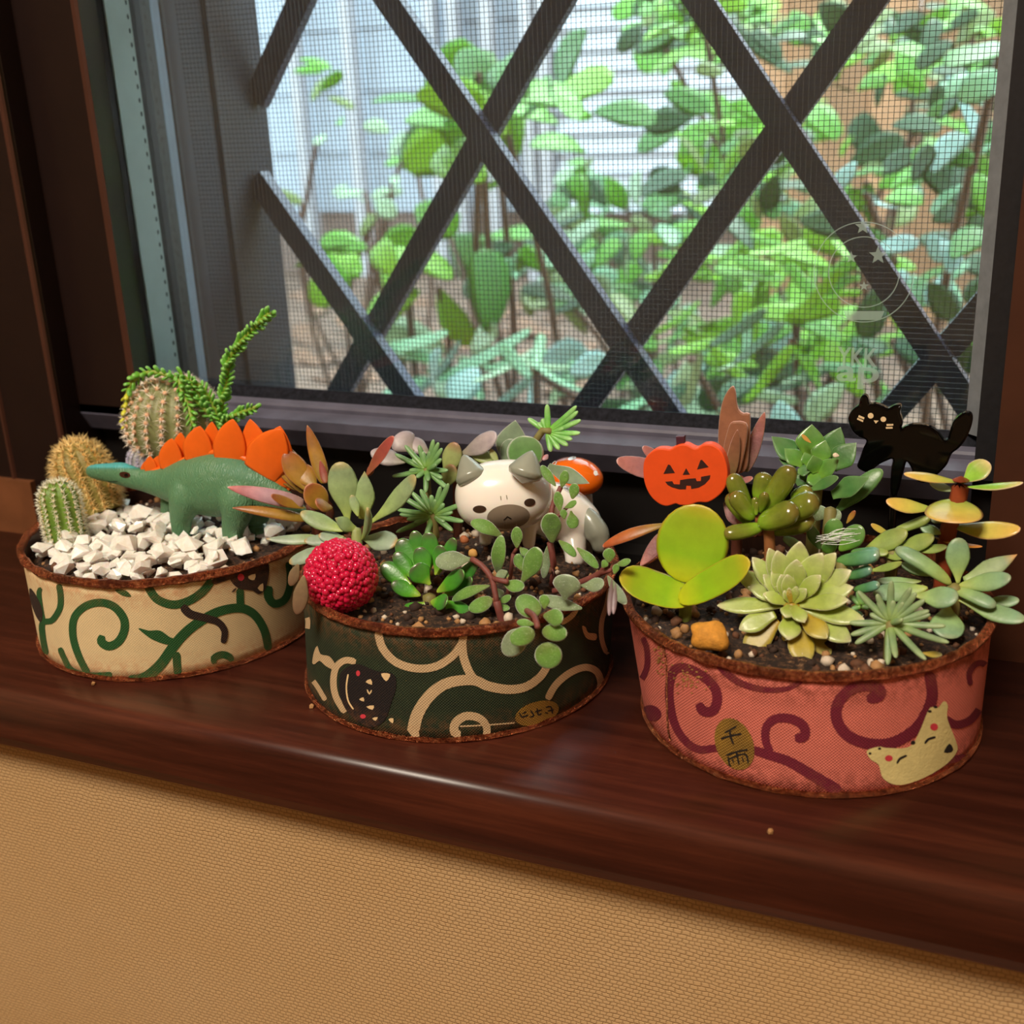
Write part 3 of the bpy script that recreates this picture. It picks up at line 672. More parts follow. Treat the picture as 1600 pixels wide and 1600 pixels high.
prints(green, c5, RI, [], [oval(321, 586, 9, 13), oval(343, 782, 13, 10)], 'cat_cheek_print', .021)
prints(green, c5, GOLD, [], [oval(1130, 768, 102, 52, -17)], 'coin_print', .017)
prints(green, c5, BLK, [(7, [(1050, 765), (1062, 785), (1090, 775)]), (7, [(1062, 770), (1082, 760)]), (7, [(1100, 755), (1115, 778), (1098, 785)]), (7, [(1130, 745), (1136, 775), (1150, 768)]), (7, [(1120, 762), (1152, 752)]), (7, [(1170, 742), (1192, 738), (1200, 770)]), (7, [(1178, 758), (1206, 752)]), (6, [(1165, 765), (1180, 768)])], [], 'coin_characters', .022)
MI = ink('maroon_ink', (118, 24, 48), .12)
prints(pink, d5, MI, [
    ((40, 28), [(328, 372), (350, 402), (385, 400), (402, 360), (392, 310), (350, 268), (290, 236), (240, 238), (218, 290), (218, 370), (240, 460), (285, 525), (335, 552), (400, 546), (440, 552)]),
    ((34, 46), [(540, 552), (600, 572), (680, 598), (770, 650), (880, 715)]),
    ((30, 40), [(612, 565), (592, 520), (594, 465), (630, 432), (690, 432), (738, 460), (742, 500), (705, 508)]),
    ((30, 16), [(405, 215), (440, 255), (500, 295), (590, 318), (680, 312), (750, 272)]),
    ((44, 44), [(985, 352), (1030, 345), (1036, 318), (985, 302), (920, 318), (872, 375), (870, 440), (915, 500), (1000, 530), (1085, 525), (1165, 480), (1215, 415), (1240, 340), (1228, 250)]),
    ((34, 20), [(1288, 430), (1335, 455), (1395, 432), (1440, 360), (1460, 280), (1448, 222), (1412, 218), (1385, 255), (1390, 300)]),
    (22, [(62, 280), (100, 285), (128, 230), (128, 160), (112, 115)]), (26, [(1232, 645), (1285, 602), (1372, 580)])],
    [oval(147, 410, 38, 30, 20)])
prints(pink, d5, GOLD, [], [oval(470, 530, 105, 72, 68)], 'coin_print', .017)
prints(pink, d5, BLK, [(8, [(432, 486), (458, 472), (478, 460)]), (8, [(418, 510), (455, 498), (498, 490)]), (8, [(452, 476), (458, 510), (468, 530)]),
    (8, [(438, 574), (480, 560), (522, 552)]), (7, [(446, 580), (450, 605), (456, 618)]), (7, [(446, 590), (490, 572), (516, 572), (524, 606)]), (7, [(478, 560), (484, 590), (488, 610)]), (6, [(462, 588), (468, 606)]), (6, [(500, 580), (506, 600)])], [], 'coin_characters', .022)
prints(pink, d5, PCI, [], [[(984, 558), (1010, 545), (1040, 540), (1060, 545), (1150, 540), (1190, 480), (1222, 402), (1240, 385), (1262, 388), (1285, 362), (1300, 380), (1298, 430), (1332, 520), (1335, 560), (1290, 612), (1200, 665), (1110, 690), (1050, 665), (1030, 610), (1000, 590)]], 'cat_print', .017)
prints(pink, d5, BLK, [(9, [(1210, 528), (1222, 512), (1252, 502)]), (9, [(1102, 606), (1112, 588), (1140, 574)])], [oval(1164, 524, 9, 8), oval(1034, 547, 6, 5), oval(997, 566, 6, 5), oval(1229, 402, 8, 5), oval(1252, 385, 8, 5), [(1284, 562), (1305, 528), (1320, 548), (1312, 562)]], 'cat_face_print', .022)
prints(pink, d5, RI, [], [oval(1246, 463, 15, 14), oval(1070, 585, 15, 12)], 'cat_cheek_print', .022)
sg = G(); stroke(sg, pink.hit, d5, [(190, 135), (205, 220), (207, 330), (210, 460), (222, 520)], 3, .02); sg.obj('seam', COPPER, pink.root)
# gold leaf rubbed on the pink cloth near the seam and on the hem of the green tin
GL_ = M('rubbed_gold', (214, 170, 100), .4, .3, 400, metal=.5); rg = random.Random(8)
def flecks(t, cp, c0, sp, n, name='gold_flecks'):
    g = G()
    for i in range(n):
        x, y = rg.gauss(c0[0], sp[0]), rg.gauss(c0[1], sp[1]); a = rg.uniform(-.5, .5); s = rg.uniform(1.2, 4)
        patch(g, t.hit, cp, [(x+s*math.cos(q+a)*1.6, y+s*math.sin(q)*.8*rg.uniform(.6, 1.4)) for q in (0, 1.2, 2.5, 3.8, 5)], .018, False, 0)
    g.obj(name, GL_, t.root, smooth=False)
flecks(pink, d5, (290, 275), (38, 22), 70); flecks(pink, d5, (180, 190), (14, 40), 50)

# ================================================================== cream tin: cacti, dinosaur, stones
STONE = N('milky_quartz'); f_ = STONE.noise(240, 3); STONE.set(STONE.ramp(f_, [(.3, lin((240, 232, 222))), (.6, lin((250, 246, 240))), (.8, lin((255, 253, 250)))]), .22, sss=.25, spec=.7); STONE.b.inputs['Subsurface Scale'].default_value = .003; STONE = STONE.m
rs_ = random.Random(77); SM = []
for k in range(9):
    bm = bmesh.new()
    for i in range(17):
        v = Vector((rs_.gauss(0, 1), rs_.gauss(0, 1), rs_.gauss(0, 1))).normalized()*rs_.uniform(.7, 1.15); bm.verts.new((v.x*1.15, v.y*.9, v.z*.75))
    r_ = bmesh.ops.convex_hull(bm, input=bm.verts[:]); bmesh.ops.delete(bm, geom=[v for v in bm.verts if not v.link_faces], context='VERTS')
    bm.verts.index_update(); SM.append(mesh('crystal_stone', [v.co.copy() for v in bm.verts], [tuple(v.index for v in f.verts) for f in bm.faces], STONE, smooth=False)); bm.free()
def inside(p, poly):
    r_ = False; n = len(poly)
    for i in range(n):
        a, b = poly[i], poly[i-1]
        if (a[1] > p[1]) != (b[1] > p[1]) and p[0] < (b[0]-a[0])*(p[1]-a[1])/(b[1]-a[1])+a[0]: r_ = not r_
    return r_
def project(p):
    q = RC @ (np.array(p)-CAM); return q[0]/q[2]*F+800, q[1]/q[2]*F+800
poly = [c1(*p) for p in [(120, 1200), (210, 1130), (330, 1150), (470, 1130), (560, 1130), (700, 1090), (800, 1130), (1180, 1150), (1500, 1160), (1480, 1215), (1330, 1270), (1240, 1310), (1110, 1330), (1060, 1400), (930, 1440), (700, 1450), (440, 1445), (280, 1390), (200, 1350), (120, 1330)]]
placed = []
for lay in range(2):
    for i in range(2600):
        if len(placed) > (130, 190)[lay]: break
        q = rs_.uniform(0, 6.283); d = 4.25*math.sqrt(rs_.random()); x = -22.84+d*math.cos(q); y = 26.78+d*math.sin(q); s = rs_.choice([.16, .2, .23, .27, .31, .37])
        z = cream.sz(x, y)+s*.5+lay*.22
        if not inside(project((x, y, z)), poly) or d > 4.2-s: continue
        if any((x-a)**2+(y-b)**2 < (.82*(s+c))**2 and l == lay for a, b, c, l in placed): continue
        if lay and not any((x-a)**2+(y-b)**2 < (s+c)**2*.5 and l == 0 for a, b, c, l in placed): continue
        placed.append((x, y, s, lay))
        R_ = Matrix.Rotation(rs_.uniform(0, 6.3), 4, 'Z')@Matrix.Rotation(rs_.uniform(-.7, .7), 4, 'X')
        m4 = Matrix.Translation((x, y, z))@R_@Matrix.Scale(s*1.12, 4)
        tag(inst('crystal_stone', rs_.choice(SM), m4), 'small white crystal stone scattered over the soil of the cream tin', 'stone', 'white crystal stones in the cream tin')
p = at(*c1(592, 1085), 28.6); tag(inst('quartz_pebble', SM[2], Matrix.Translation(p)@Matrix.Scale(.46, 4)), 'larger milky white pebble lying against the golden-spined cactus', 'stone')
# ---- cacti
def cactus(name, label, base, top, r_, mat_, ribs, depth, na, spk, spl, smat, prof=lambda t: math.sqrt(max(0, 1-max(0, (t-.72)/.28)**2))*(.86+.14*sm(t/.3)), areole=None, ar=.05, spread=.8, thin=.017):
    base = Vector(base); top = Vector(top); ax = (top-base).normalized(); L = (top-base).length
    root = thing(name, label, 'cactus', tuple(base)); u = ax.cross(Vector((0, 1, 0))).normalized(); v = ax.cross(u)
    K = ribs*8; R = 26; V = []; Fc = []; rnd = random.Random(hash(label) % 1000 if False else len(label))
    def P(t, q, e=0): rr = r_*prof(t)*(1+depth*(math.cos(q*ribs)-.4)); return base+ax*(L*t)+(u*math.cos(q)+v*math.sin(q))*(rr+e)
    ts = [1-(1-i/R)**1.5 for i in range(R)]
    for t in ts: V += [P(t, 2*math.pi*j/K) for j in range(K)]
    for i in range(R-1):
        for j in range(K): Fc.append((i*K+j, i*K+(j+1) % K, (i+1)*K+(j+1) % K, (i+1)*K+j))
    V.append(top); n = len(V)-1
    for j in range(K): Fc.append(((R-1)*K+j, (R-1)*K+(j+1) % K, n))
    obj('stem', V, Fc, mat_, root)
    g = G(); ga = G()
    for k in range(ribs):
        for i in range(na):
            t = .04+.93*i/(na-1)+(k % 2)*.4/na; t = min(t, .985); q = 2*math.pi*k/ribs; p0 = P(t, q)
            nn = (P(t, q, .1)-p0).normalized(); nn = (nn*prof(t)+ax*(sm((t-.6)/.4)*.9)).normalized(); a = nn.cross(ax+Vector((.01, 0, 0))).normalized(); b = nn.cross(a)
            if areole: ga.ell(p0, ar, ar, ar, 4, 6)
            for s_i in range(spk):
                an = 2*math.pi*s_i/spk+rnd.random(); sp = rnd.uniform(.35, 1)*spread
                d = (nn+(a*math.cos(an)+b*math.sin(an))*sp*1.6).normalized(); l = spl*rnd.uniform(.6, 1.15); s1 = d.cross(Vector((.3, .5, .7))).normalized(); s2 = d.cross(s1)
                g.add([p0+s1*thin, p0-s1*thin*.5+s2*thin*.86, p0-s1*thin*.5-s2*thin*.86, p0+d*l], [(0, 1, 3), (1, 2, 3), (2, 0, 3)])
    if areole: ga.obj('areoles', areole, root, kind='stuff')
    g.obj('spines', smat, root, kind='stuff', smooth=False); return root
def cmat(n, a, b): 
    x = N(n); f = x.noise(150, 3); x.set(x.ramp(f, [(.3, lin(a)), (.7, lin(b))]), .5, sss=.1); return x.m
WSP = M('white_spines', (236, 234, 214), .6, .05); YSP = M('golden_spines', (238, 208, 140), .6, .15); PSP = M('pinkish_white_spines', (240, 230, 216), .6, .1)
A = at(*c1(345, 1310), 25.0); T = at(*c1(278, 965), 25.25)
cactus('peanut_cactus', 'short ribbed green finger cactus with white spines at the front of the cream tin', A, T, .54, cmat('green_cactus_skin', (84, 122, 30), (126, 158, 62)), 12, .06, 14, 11, .2, WSP, areole=M('cream_areole', (226, 202, 140), .8), ar=.035)
A = at(*c1(500, 1130), 27.6); T = at(*c1(352, 775), 27.9)
cactus('golden_cactus', 'stubby cactus hidden under golden yellow spines behind the green finger cactus', A, T, .80, cmat('olive_cactus_skin', (128, 116, 48), (150, 138, 70)), 14, .05, 14, 14, .36, YSP, prof=lambda t: math.sqrt(max(0, 1-max(0, (t-.6)/.4)**2))*(.85+.15*sm(t/.3)), areole=M('amber_areole', (208, 148, 66), .8), ar=.045, spread=1.1)
A = at(*c1(872, 905), 29.3); T = at(*c1(868, 452), 29.7)
cactus('globe_cactus', 'large round grey-green cactus with pinkish spine tufts behind the dinosaur', A, T, 1.52, cmat('grey_green_cactus_skin', (112, 118, 70), (148, 150, 104)), 19, .03, 12, 14, .3, PSP, prof=lambda t: math.sqrt(max(0, 1-((t-.52)/.5)**2))*.96+.04*(1-t), areole=M('pink_areole', (226, 178, 142), .9), ar=.085, spread=1.2)
A = at(*c1(728, 905), 28.6); T = at(*c1(730, 780), 28.8)
cactus('frosty_cactus', 'small cactus with a frosty lilac white crown behind the dinosaur neck', A, T, .52, cmat('lilac_grey_skin', (120, 122, 112), (190, 186, 200)), 14, .05, 8, 12, .13, M('frosty_spines', (206, 204, 226), .6), prof=lambda t: math.sqrt(max(0, 1-max(0, (t-.3)/.7)**2)))
# ---- trailing stonecrop strands
SLEAF = [leafmat('stonecrop_leaf', [(0, (150, 196, 60)), (.5, (96, 170, 52)), (1, (150, 212, 110))], rough=.3, sss=.15), leafmat('stonecrop_leaf_yellow', [(0, (196, 200, 60)), (1, (222, 222, 70))], rough=.35)]
V, Fc, t_, e_2 = leafgeo((0, 0, 0), (1, 0, 0), .62, (0, 0, 1), .6, .12, 'finger', R=7, K=8); SLM = [mesh('leaf', V, Fc, m_, {'t': t_, 'e': e_2}) for m_ in SLEAF]
b = at(345, 640, 29.4); crow = thing('trailing_stonecrop', 'bright green stonecrop with scaly strands draped over the globe cactus', 'succulent', (b.x, 29.3, 2.6))
STC = M('stonecrop_stem', (140, 160, 60), .5); rr_ = random.Random(4)
def strand(cp, pts, n, L, y0, y1, yel=0):
    P3 = [at(*cp(*p), y0+(y1-y0)*i/(len(pts)-1)) for i, p in enumerate(pts)]; Q = catmull(P3, .05); Q = [Vector(q) for q in Q]
    G().tube(Q[::3]+[Q[-1]], .07, 6).obj('stem', STC, crow)
    for i in range(n):
        k = min(len(Q)-2, int((i+.5)/n*(len(Q)-1))); d = (Q[min(k+2, len(Q)-1)]-Q[max(0, k-2)]).normalized(); a = d.cross(Vector((0, 1, .2))).normalized(); c = d.cross(a); an = i*2.2+rr_.uniform(-.2, .2)
        o = a*math.cos(an)+c*math.sin(an); f = (o*.8+d*.75).normalized(); s = f.cross(d).normalized(); nn = s.cross(f)
        l = L*rr_.uniform(.85, 1.15)*(.75 if i > n-4 else 1)
        m4 = Matrix((f*l, s*l, nn*l)).transposed().to_4x4(); m4.translation = Q[k]
        inst('leaf', SLM[1 if (yel and i > n*yel) else 0], m4, crow)
strand(c1, [(1080, 660), (980, 560), (900, 470), (800, 425), (715, 430), (650, 490), (632, 580), (630, 690)], 62, .28, 29.2, 28.3, .78)
strand(c1, [(1040, 600), (960, 480), (900, 440), (910, 520), (945, 600), (968, 690)], 48, .29, 29.2, 28.2)
strand(c1, [(1120, 680), (1070, 590), (1010, 500), (960, 460)], 28, .27, 29.2, 28.8)
strand(c1, [(1090, 690), (1170, 640), (1275, 598)], 26, .28, 29.3, 29.0)
strand(c1, [(1110, 700), (1110, 580), (1135, 470), (1140, 380), (1175, 310), (1260, 210), (1350, 125)], 84, .3, 29.3, 29.0)
# ---- dinosaur
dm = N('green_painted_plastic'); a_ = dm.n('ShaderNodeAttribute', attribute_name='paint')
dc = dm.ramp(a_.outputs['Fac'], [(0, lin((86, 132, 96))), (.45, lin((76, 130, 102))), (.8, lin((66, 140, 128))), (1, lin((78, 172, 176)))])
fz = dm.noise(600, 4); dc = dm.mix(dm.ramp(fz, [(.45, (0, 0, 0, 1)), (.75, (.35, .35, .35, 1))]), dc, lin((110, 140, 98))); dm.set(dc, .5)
wvt = dm.n('ShaderNodeTexWave'); wvt.inputs['Scale'].default_value = 380; wvt.inputs['Distortion'].default_value = 14; wvt.inputs['Detail'].default_value = 2; dm.l(dm.geo(), wvt.inputs[0])
dm.bump(wvt.outputs['Fac'], .3, .0005); DINO = dm.m
YD = 26.9; b = at(*c1(1000, 1270), YD); dino = thing('dinosaur_figurine', 'green plated dinosaur figurine with an orange back crest standing in the cream tin', 'figurine', (b.x, YD, 2.75))
g = G()
def loft(lst, sq, dy=0):
    P3 = [at(*c1(x, y), YD+dy) for x, y, r_ in lst]; R3 = [r_/3.2/ppc(p) for p, (x, y, r_) in zip(P3, lst)]
    PR = catmull([(*p, r_) for p, r_ in zip(P3, R3)], .12); g.tube([Vector(q[:3]) for q in PR], [q[3] for q in PR], 20, sq, Vector((0, 0, 1)))
loft([(438, 920, 22), (452, 919, 33), (490, 920, 43), (550, 925, 52), (610, 930, 62), (660, 946, 60), (715, 960, 60), (800, 975, 78), (880, 982, 112), (960, 985, 145), (1060, 985, 165), (1160, 985, 162), (1260, 1000, 135), (1340, 1030, 100), (1430, 1075, 64), (1520, 1130, 36), (1580, 1165, 18)], .72)
loft([(930, 985, 60), (925, 1040, 84), (915, 1100, 74), (905, 1160, 58), (908, 1225, 50), (905, 1268, 54)], .85, -.42)
loft([(870, 1060, 70), (848, 1120, 48), (850, 1160, 40), (835, 1180, 42)], .9, .45)
loft([(1190, 1000, 70), (1190, 1060, 98), (1180, 1140, 78), (1165, 1200, 60), (1165, 1270, 54), (1160, 1300, 56)], .85, -.45)
loft([(1260, 1080, 90), (1290, 1170, 60), (1290, 1240, 52)], .9, .45)
do = fuse(g, DINO, 'body', dino, .05, 12)
av = []
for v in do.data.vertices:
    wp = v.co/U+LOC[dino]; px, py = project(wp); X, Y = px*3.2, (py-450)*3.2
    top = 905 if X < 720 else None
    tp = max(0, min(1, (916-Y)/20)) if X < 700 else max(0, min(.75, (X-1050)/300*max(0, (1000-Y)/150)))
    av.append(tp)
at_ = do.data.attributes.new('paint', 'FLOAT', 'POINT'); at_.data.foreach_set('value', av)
ORG = M('orange_plastic', (240, 106, 22), .42, .06, 200, sss=.08)
for bx, by, tx, ty, w_, dy in [(1360, 960, 1400, 690, 190, -.02), (1300, 900, 1250, 655, 150, .1), (1300, 905, 1405, 705, 210, -.12), (1140, 860, 1165, 655, 165, -.12), (1060, 850, 1060, 668, 110, .12), (985, 850, 1000, 690, 150, -.12), (900, 850, 905, 722, 90, .12), (850, 890, 860, 752, 120, -.1), (790, 890, 795, 838, 70, .05), (755, 905, 750, 840, 66, -.05), (722, 915, 728, 865, 44, 0), (1385, 1000, 1440, 850, 120, .05)]:
    B_ = at(*c1(bx, by+25), YD+dy); T_ = at(*c1(tx, ty), YD+dy); k = ppc(B_)*3.2
    V, Fc, _, _ = leafgeo(B_, T_, w_/k*1.12, (.25, -1, .1), .16, 0, 'petal'); obj('back_plate', V, Fc, ORG, dino)
gs = G(); gs.tube(catmull([at(*c1(x, y+20), YD) for x, y in [(715, 905), (800, 890), (900, 850), (1000, 815), (1120, 800), (1240, 840), (1330, 910), (1390, 980)]], .1), .1, 8); gs.obj('plate_ridge', ORG, dino)
he = hit_ell(at(*c1(628, 940), YD), .27, .34, .3)
def bvh_hit(o, root):
    me = o.data; bt = BVHTree.FromPolygons([v.co/U+LOC[root] for v in me.vertices], [tuple(p.vertices) for p in me.polygons])
    def f(px, py):
        h = bt.ray_cast(Vector(CAM), Vector(ray(px, py)).normalized())
        return (h[0], h[1]) if h[0] else None
    return f
hd = bvh_hit(do, dino)
g = G(); patch(g, hd, c1, oval(625, 934, 28, 15, 8), .012); g.obj('eye', M('dark_red_brown_eye', (58, 30, 22), .2), dino)
g = G(); patch(g, hd, c1, oval(632, 936, 9, 8), .018); g.obj('pupil', M('glossy_black', (10, 10, 10), .1), dino)
g = G(); stroke(g, hd, c1, [(432, 938), (480, 958), (540, 968), (590, 966)], 1.3, .01); g.obj('mouth_line', M('dark_green_line', (30, 58, 44), .6), dino)

# ================================================================== green tin
# ---- raspberry
RASP = N('raspberry_gel'); RASP.set(lin((226, 26, 76)), .08, spec=.8, sss=.2, trans=.2); RASP.b.inputs['Subsurface Radius'].default_value = (1, .1, .15); RASP = RASP.m
pc = at(533, 899, 23.5); k = ppc(pc); R0 = 56/k
rasp = thing('raspberry_ornament', 'shiny red raspberry ornament resting on the soil at the rim of the green tin', 'ornament', (pc.x, pc.y, pc.z-R0))
G().ell(pc, R0*.93, R0*.93, R0*.95, 14, 20).obj('core', M('deep_raspberry', (150, 8, 34), .3), rasp)
dg_ = G().ell((0, 0, 0), .088, .088, .088, 8, 12); dm_ = mesh('drupelet', dg_.V, dg_.F, RASP)
rr = random.Random(2); gr = G(); nv = 0; vw = (Vector(CAM)-pc).normalized()
for i in range(540):
    zz = 1-2*(i+.5)/540; q = i*2.399963; r_ = math.sqrt(1-zz*zz); d = Vector((r_*math.cos(q), r_*math.sin(q), zz)); s = rr.uniform(.8, 1.25); d = (d+Vector((rr.gauss(0, .03), rr.gauss(0, .03), rr.gauss(0, .03)))).normalized()
    p = pc+Vector((d.x, d.y, d.z))*R0*.955
    if d.dot(vw) > .02 and nv < 298: nv += 1; inst('drupelet', dm_, Matrix.Translation(p)@Matrix.Scale(s, 4), rasp)
    else: gr.ell(p, .088*s, .088*s, .088*s, 5, 8)
gr.obj('drupelets_behind', RASP, rasp, kind='stuff')
# ---- coppery stonecrop
COP = leafmat('copper_leaf', [(0, (140, 118, 36)), (.5, (168, 124, 46)), (.85, (156, 98, 44)), (1, (150, 74, 54))], edge=(190, 126, 90), ew=.86, rough=.4)
COPR = leafmat('copper_red_leaf', [(0, (140, 84, 50)), (.5, (150, 72, 60)), (1, (160, 70, 66))], edge=(200, 126, 112), ew=.88)
PNK = leafmat('dusty_pink_leaf', [(0, (150, 120, 110)), (.5, (190, 150, 166)), (1, (206, 116, 118))], edge=(220, 176, 180), ew=.9)
BRS = M('brown_stem', (110, 60, 44), .6, .2, 300)
DRY = M('dry_brown_tip', (92, 62, 40), .8, .3, 600)
cop = plant('copper_stonecrop', 'coppery red and yellow succulent beside the dinosaur tail', 'succulent', c3, 640, 840, 26.9)
stem(cop, BRS, [at(*c3(640, 840), 26.9), at(*c3(680, 960), 26.9)+Vector((0, 0, -.3)), Vector((r_heart[cop].x, 26.9, 2.4))], .13)
leaves(cop, COP, c3, 26.9, [
    (600, 760, 430, 430, 190, dict(d=.3)), (560, 740, 380, 500, 150, dict(d=.1, b=.1)), (640, 750, 470, 470, 170, dict(b=-.15, d=.1)),
    (745, 690, 622, 285, 140, dict(p='point', bend=.06, d=.35, b=.1)), (680, 720, 560, 560, 150, dict(b=-.1)),
    (620, 940, 100, 860, 118, dict(p='point', bend=-.08, b=-.5, d=-.9, th=.5)), (610, 862, 370, 772, 80, dict(d=-.7, b=-.5)),
    (740, 860, 620, 700, 170, dict(p='disc', d=-.2, b=-.25, cup=.3)), (800, 860, 680, 820, 120, dict(d=-.5, b=-.3))])
leaves(cop, COPR, c3, 26.9, [(750, 690, 712, 530, 70, dict(p='point', b=-.1)), (1030, 640, 1225, 362, 95, dict(b=.3, d=.3, bend=.05, cup=.4)), (1030, 650, 1080, 560, 60, dict(b=.35))])
leaves(cop, PNK, c3, 26.9, [(600, 830, 65, 715, 150, dict(p='point', bend=.02, b=-.5, d=-1.0, n=(.1, -.9, .6)))])
# ---- pale fat-leaved succulent
PAL = leafmat('pale_jade_leaf', [(0, (166, 184, 90)), (.4, (150, 176, 116)), (.85, (148, 172, 130)), (1, (180, 164, 110))], rough=.45, bump=.25)
PALG = leafmat('pale_grey_green_leaf', [(0, (150, 170, 104)), (.5, (150, 172, 146)), (.9, (150, 168, 150)), (1, (190, 150, 80))], rough=.4)
pal = plant('pale_ghost_succulent', 'pale green fat-leaved succulent standing above the red raspberry', 'succulent', c3, 960, 1010, 25.7)
stem(pal, M('pale_green_stem', (150, 160, 96), .5), [at(*c3(960, 1010), 25.7), Vector((r_heart[pal].x, 25.7, 2.4))], .15)
leaves(pal, PAL, c3, 25.7, [
    (905, 960, 845, 540, 225, dict(d=.25, b=.15, p='spat', th=.32)), (1010, 940, 1020, 605, 160, dict(d=.3, b=.3, p='mucro')), (1050, 970, 1375, 640, 165, dict(d=.1, p='spat', bend=.12)),
    (880, 1020, 575, 890, 130, dict(d=-.2, n=(.3, -.6, .8))), (960, 1010, 815, 930, 120, dict(d=-.45, p='mucro', th=.4)), (975, 920, 930, 770, 70, dict(b=-.1)), (1000, 1080, 1040, 865, 120, dict(d=-.75, th=.5, b=-.1))])
leaves(pal, PALG, c3, 25.7, [(1000, 1070, 1245, 1110, 175, dict(d=-.35, p='spat', bend=-.06)), (690, 1070, 335, 1075, 112, dict(d=-.5, b=-.2, p='point')), (880, 1060, 600, 1090, 100, dict(d=-.5)), (790, 1110, 495, 1240, 120, dict(d=-.45, b=-.4, p='spat', th=.4)), (900, 1080, 700, 1050, 100, dict(d=-.3))])
leaves(pal, leafmat('withered_leaf', [(0, (150, 130, 100)), (1, (112, 84, 66))]), c3, 22.4, [(560, 1250, 500, 1400, 90, dict(d=-.02, b=-.1, n=(0, -1, .2))), (600, 1330, 545, 1600, 130, dict(d=-.05, b=-.15, n=(0, -1, .1), label='withered brown leaf hanging over the rim'))], name='dead_leaf')
# ---- needle rosettes
NED = leafmat('needle_leaf', [(0, (130, 176, 80)), (.5, (104, 150, 88)), (1, (134, 176, 120))], rough=.4, sss=.1)
NED2 = leafmat('needle_leaf_fresh', [(0, (120, 190, 70)), (.5, (120, 192, 92)), (1, (168, 222, 140))], rough=.4, sss=.15)
GST = M('green_brown_stem', (128, 120, 66), .6)
def needles(root, m, cp, ctr, tips, y, w, d=None, **k):
    leaves(root, m, cp, y, [(ctr[0]+(t[0]-ctr[0])*.06, ctr[1]+(t[1]-ctr[1])*.06, t[0], t[1], w, dict(d=k2) if (k2 := (t[2] if len(t) > 2 else None)) is not None else {}) for t in tips], p='needle', th=.75, bend=.08, **k)
n1 = plant('needle_stonecrop', 'upper spiky green needle-leaved rosette behind the white kitten figurine', 'succulent', c3, 1450, 590, 28.0)
stem(n1, GST, [at(*c3(1450, 590), 28.0), Vector((r_heart[n1].x, 28.0, 2.4))], .1)
needles(n1, NED, c3, (1450, 590), [(1500, 385), (1535, 405), (1560, 445), (1398, 425), (1300, 425), (1232, 485), (1212, 640), (1462, 672, -.5), (1600, 600), (1595, 725), (1350, 520), (1445, 755), (1555, 520), (1475, 465), (1560, 655), (1380, 650, -.3), (1425, 470), (1520, 560, -.2), (1330, 600)], 28.0, 46)
n2 = plant('needle_stonecrop', 'lower spiky green needle-leaved rosette beside the kitten figurine\'s cheek', 'succulent', c4, 165, 910, 26.7)
stem(n2, GST, [at(*c4(165, 910), 26.7), at(*c4(185, 1060), 26.7), Vector((r_heart[n2].x, 26.7, 2.4))], .1)
needles(n2, NED, c4, (165, 905), [(75, 730), (15, 750), (-75, 765), (150, 770), (215, 710), (270, 690), (300, 890), (375, 825), (-90, 870), (-70, 905), (375, 955), (300, 1020), (110, 1060), (30, 965), (-95, 1030), (180, 800, .1), (240, 830), (95, 840), (-20, 940), (245, 960)], 26.7, 48)
n3 = plant('needle_sprig', 'fresh green needle sprig rising above the orange mushroom', 'succulent', c4, 940, 350, 30.0)
stem(n3, GST, [at(*c4(985, 330), 30.0), at(*c4(870, 400), 30.0), Vector((r_heart[n3].x-.3, 29.9, 2.4))], .11)
needles(n3, NED2, c4, (960, 330), [(955, 142), (1160, 152), (1190, 250), (1185, 340), (1100, 428), (1040, 455), (980, 470), (822, 238), (1080, 300), (920, 240), (1145, 270), (1130, 385), (890, 270), (1170, 190)], 30.0, 50)
# ---- small green sempervivum-like rosette with dark tips
HAW = leafmat('bright_green_leaf_dark_tip', [(0, (170, 196, 70)), (.35, (84, 164, 44)), (.8, (66, 132, 52)), (1, (92, 74, 70))], edge=(118, 190, 90), ew=.93, rough=.3, sss=.2, coat=.3)
haw = plant('green_rosette', 'glossy bright green rosette with dark leaf tips next to the raspberry', 'succulent', g1, 590, 560, 24.5)
stem(haw, GST, [at(*g1(590, 590), 24.5), Vector((r_heart[haw].x, 24.5, 2.4))], .18)
leaves(haw, HAW, g1, 24.5, [(a_, b_, c_, d_, w_*1.18, o_) for a_, b_, c_, d_, w_, o_ in [
    (560, 400, 460, 50, 130, dict(b=.45, p='spat')), (590, 400, 585, 60, 150, dict(b=.4, p='spat')), (520, 440, 340, 120, 170, dict(b=.3, p='spat')), (480, 470, 305, 230, 130, dict(b=.15, p='spat')),
    (440, 500, 190, 330, 150, dict(b=.05, d=.05, p='spat')), (520, 590, 275, 485, 120, dict(d=-.15)), (580, 440, 500, 185, 140, dict(b=.1, p='spat')), (600, 500, 455, 340, 170, dict(b=-.2, d=-.1, p='spat')),
    (640, 420, 690, 170, 120, dict(b=.3, p='spat')), (650, 560, 880, 390, 130, dict(b=0, d=-.1)), (720, 560, 990, 310, 120, dict(b=.2, d=0)), (700, 590, 950, 450, 110, dict(b=.2, d=-.1)),
    (600, 640, 740, 640, 130, dict(d=-.4, b=-.2)), (590, 640, 350, 820, 190, dict(d=-.45, b=-.1, p='spat', bend=-.05)), (660, 640, 940, 750, 130, dict(d=-.3, b=0)), (660, 420, 800, 110, 110, dict(b=.5, p='spat'))]], face=(.15, -.75, .6))
